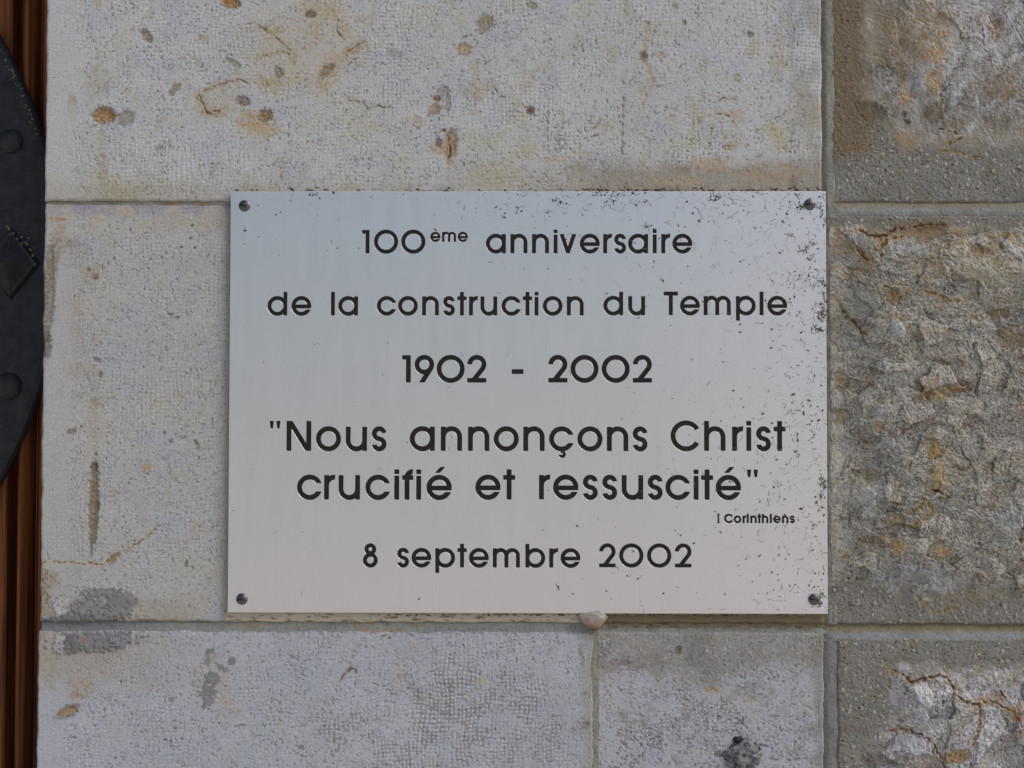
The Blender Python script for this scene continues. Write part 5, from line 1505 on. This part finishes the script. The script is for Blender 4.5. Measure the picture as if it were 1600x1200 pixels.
uD = lambda u: P(u, 600, DD)[0]
ZT, ZB = 1.9, -1.55
def half(u0, u1, d_edge, d_top, n=9):
    return [(u0 + (u1 - u0) * i / n, d_edge - (d_edge - d_top) * math.sin(math.pi * i / n) ** .6) for i in range(n + 1)]
profile_bar("door_board", [(uD(-3700), 78), (uD(8), 78), (uD(11), 80)], ZT, ZB, door, M_WOOD)
profile_bar("back_board", [(uD(-40), 118), (uD(110), 118)], ZT, ZB, door, M_WOOD)
profile_bar("moulding", half(uD(23), uD(48), 90, 74), ZT, ZB, door, M_WOOD)
profile_bar("moulding", half(uD(50), uD(56), 92, 86, 5), ZT, ZB, door, M_WOOD)
profile_bar("frame_strip", [(uD(57), 84), (uD(60), 82), (uD(110), 82)], ZT, ZB, door, M_WOOD)

m, n, b = new_mat("black_painted_iron")
tc = nd(n, "ShaderNodeTexCoord"); nz = nd(n, "ShaderNodeTexNoise"); nz.inputs["Scale"].default_value = 90; nz.inputs["Detail"].default_value = 6; nz.inputs["Roughness"].default_value = .7
n.links.new(tc.outputs["Object"], nz.inputs["Vector"])
cr = nd(n, "ShaderNodeValToRGB"); cr.color_ramp.elements[0].position = .35; cr.color_ramp.elements[0].color = (*lin(24, 26, 30), 1); cr.color_ramp.elements[1].position = .7; cr.color_ramp.elements[1].color = (*lin(50, 52, 56), 1)
n.links.new(nz.outputs[0], cr.inputs[0]); n.links.new(cr.outputs[0], b.inputs["Base Color"])
b.inputs["Roughness"].default_value = .55; b.inputs["Specular IOR Level"].default_value = .3
bp = nd(n, "ShaderNodeBump"); bp.inputs["Strength"].default_value = .3; bp.inputs["Distance"].default_value = .0006
n.links.new(nz.outputs[0], bp.inputs["Height"]); n.links.new(bp.outputs[0], b.inputs["Normal"])
M_IRON = m
m, n, b = new_mat("pale_scale")
b.inputs["Base Color"].default_value = (*lin(118, 116, 92), 1); b.inputs["Roughness"].default_value = 1
M_SCALE = m

IDP = .066
icu, icv = P(-600, 411, IDP); Rdisc = math.hypot(P(62, 200, IDP)[0] - icu, P(62, 200, IDP)[1] - icv) * S
bm = bmesh.new(); seg = 220
prof = [(Rdisc, .010), (Rdisc, .004), (Rdisc - .002, .0012), (Rdisc - .006, 0), (Rdisc - .03, -.0002)]
rows = [[bm.verts.new((r * math.cos(2 * math.pi * i / seg), y, r * math.sin(2 * math.pi * i / seg))) for i in range(seg)] for r, y in prof]
for a, c in zip(rows, rows[1:]):
    for i in range(seg): bm.faces.new((a[i], a[(i + 1) % seg], c[(i + 1) % seg], c[i]))
bm.faces.new(rows[-1]); bm.faces.new(rows[0][::-1])
me = bm_mesh("iron_disc", bm, M_IRON)
disc = link("iron_disc", me, door, ((icu - 800) * S, IDP, (600 - icv) * S))


def dome(name, u, v, r, hgt, parent):
    U, V = P(u, v, IDP)
    bm = bmesh.new(); sg, rn = 28, 7; rows = []
    for k in range(rn):
        a = math.pi / 2 * k / rn
        rows.append([bm.verts.new((r * S * math.cos(a) * math.cos(2 * math.pi * i / sg) * (1 + .04 * math.sin(3 * i)), -hgt * math.sin(a), r * S * math.cos(a) * math.sin(2 * math.pi * i / sg))) for i in range(sg)])
    tip = bm.verts.new((0, -hgt, 0))
    for a, c in zip(rows, rows[1:]):
        for i in range(sg): bm.faces.new((a[i], a[(i + 1) % sg], c[(i + 1) % sg], c[i]))
    for i in range(sg): bm.faces.new((rows[-1][i], rows[-1][(i + 1) % sg], tip))
    return link(name, bm_mesh(name, bm, M_IRON, True), parent, ((U - 800) * S, IDP + .0003, (600 - V) * S))


dome("rivet", 17, 221, 21, .0055, disc)
dome("rivet", 13, 604, 23, .006, disc)
# pyramid stud with a bevelled collar
U0, V0 = P(18, 412, IDP)
bm = bmesh.new()
for hw, hh_, y0, y1, k in ((50, 62, 0, -.004, .86), (38, 50, -.0035, -.013, .06)):
    a = [bm.verts.new((x * hw * S, y0, z * hh_ * S)) for x, z in ((0, 1), (1, 0), (0, -1), (-1, 0))]
    c = [bm.verts.new((x * hw * S * k, y1, z * hh_ * S * k)) for x, z in ((0, 1), (1, 0), (0, -1), (-1, 0))]
    for i in range(4): bm.faces.new((a[i], a[(i + 1) % 4], c[(i + 1) % 4], c[i]))
    bm.faces.new(c)
link("pyramid_stud", bm_mesh("pyramid_stud", bm, M_IRON), disc, ((U0 - 800) * S, IDP, (600 - V0) * S))
SB = Bits()
for _ in range(46):
    v = rd.choice((rd.uniform(70, 235), rd.uniform(90, 215)))
    U, V = P(0, v, IDP); dz = (600 - V) * S - (600 - icv) * S
    xx = math.sqrt(max(0, (Rdisc - .003) ** 2 - dz * dz)) + (icu - 800) * S
    SB.speck(xx - abs(rd.gauss(0, .0022)), (600 - V) * S, rd.uniform(.5, 1.6) * S, -.0002, rd.uniform(1, 2), rd.random() * 3)
for _ in range(26):
    u, v = rd.uniform(14, 60), 0
    v = 352 + (u - 14) * 1.1 + rd.gauss(0, 9)
    U, V = P(u, v, IDP); SB.speck((U - 800) * S, (600 - V) * S, rd.uniform(.6, 2.2) * S, -.0062, 1.3, rd.random() * 3)
sbo = SB.build("rust_scale", M_SCALE, disc, (0, IDP, 0), kind="stuff")

# ------------------------------------------------------------------ unseen ground in front of the wall, added to bounce light
m, n, b = new_mat("pale_bounce_ground")
tc = nd(n, "ShaderNodeTexCoord"); nz = nd(n, "ShaderNodeTexNoise"); nz.inputs["Scale"].default_value = 3; nz.inputs["Detail"].default_value = 8
n.links.new(tc.outputs["Object"], nz.inputs["Vector"])
cr = nd(n, "ShaderNodeValToRGB"); cr.color_ramp.elements[0].color = (.48, .44, .39, 1); cr.color_ramp.elements[1].color = (.64, .59, .53, 1)
n.links.new(nz.outputs[0], cr.inputs[0]); n.links.new(cr.outputs[0], b.inputs["Base Color"]); b.inputs["Roughness"].default_value = .95
bm = bmesh.new()
bmesh.ops.create_grid(bm, x_segments=8, y_segments=8, size=300)
me = bm_mesh("ground", bm, m)
g = link("ground", me, None, (0, 0, -1.55), None, "structure")
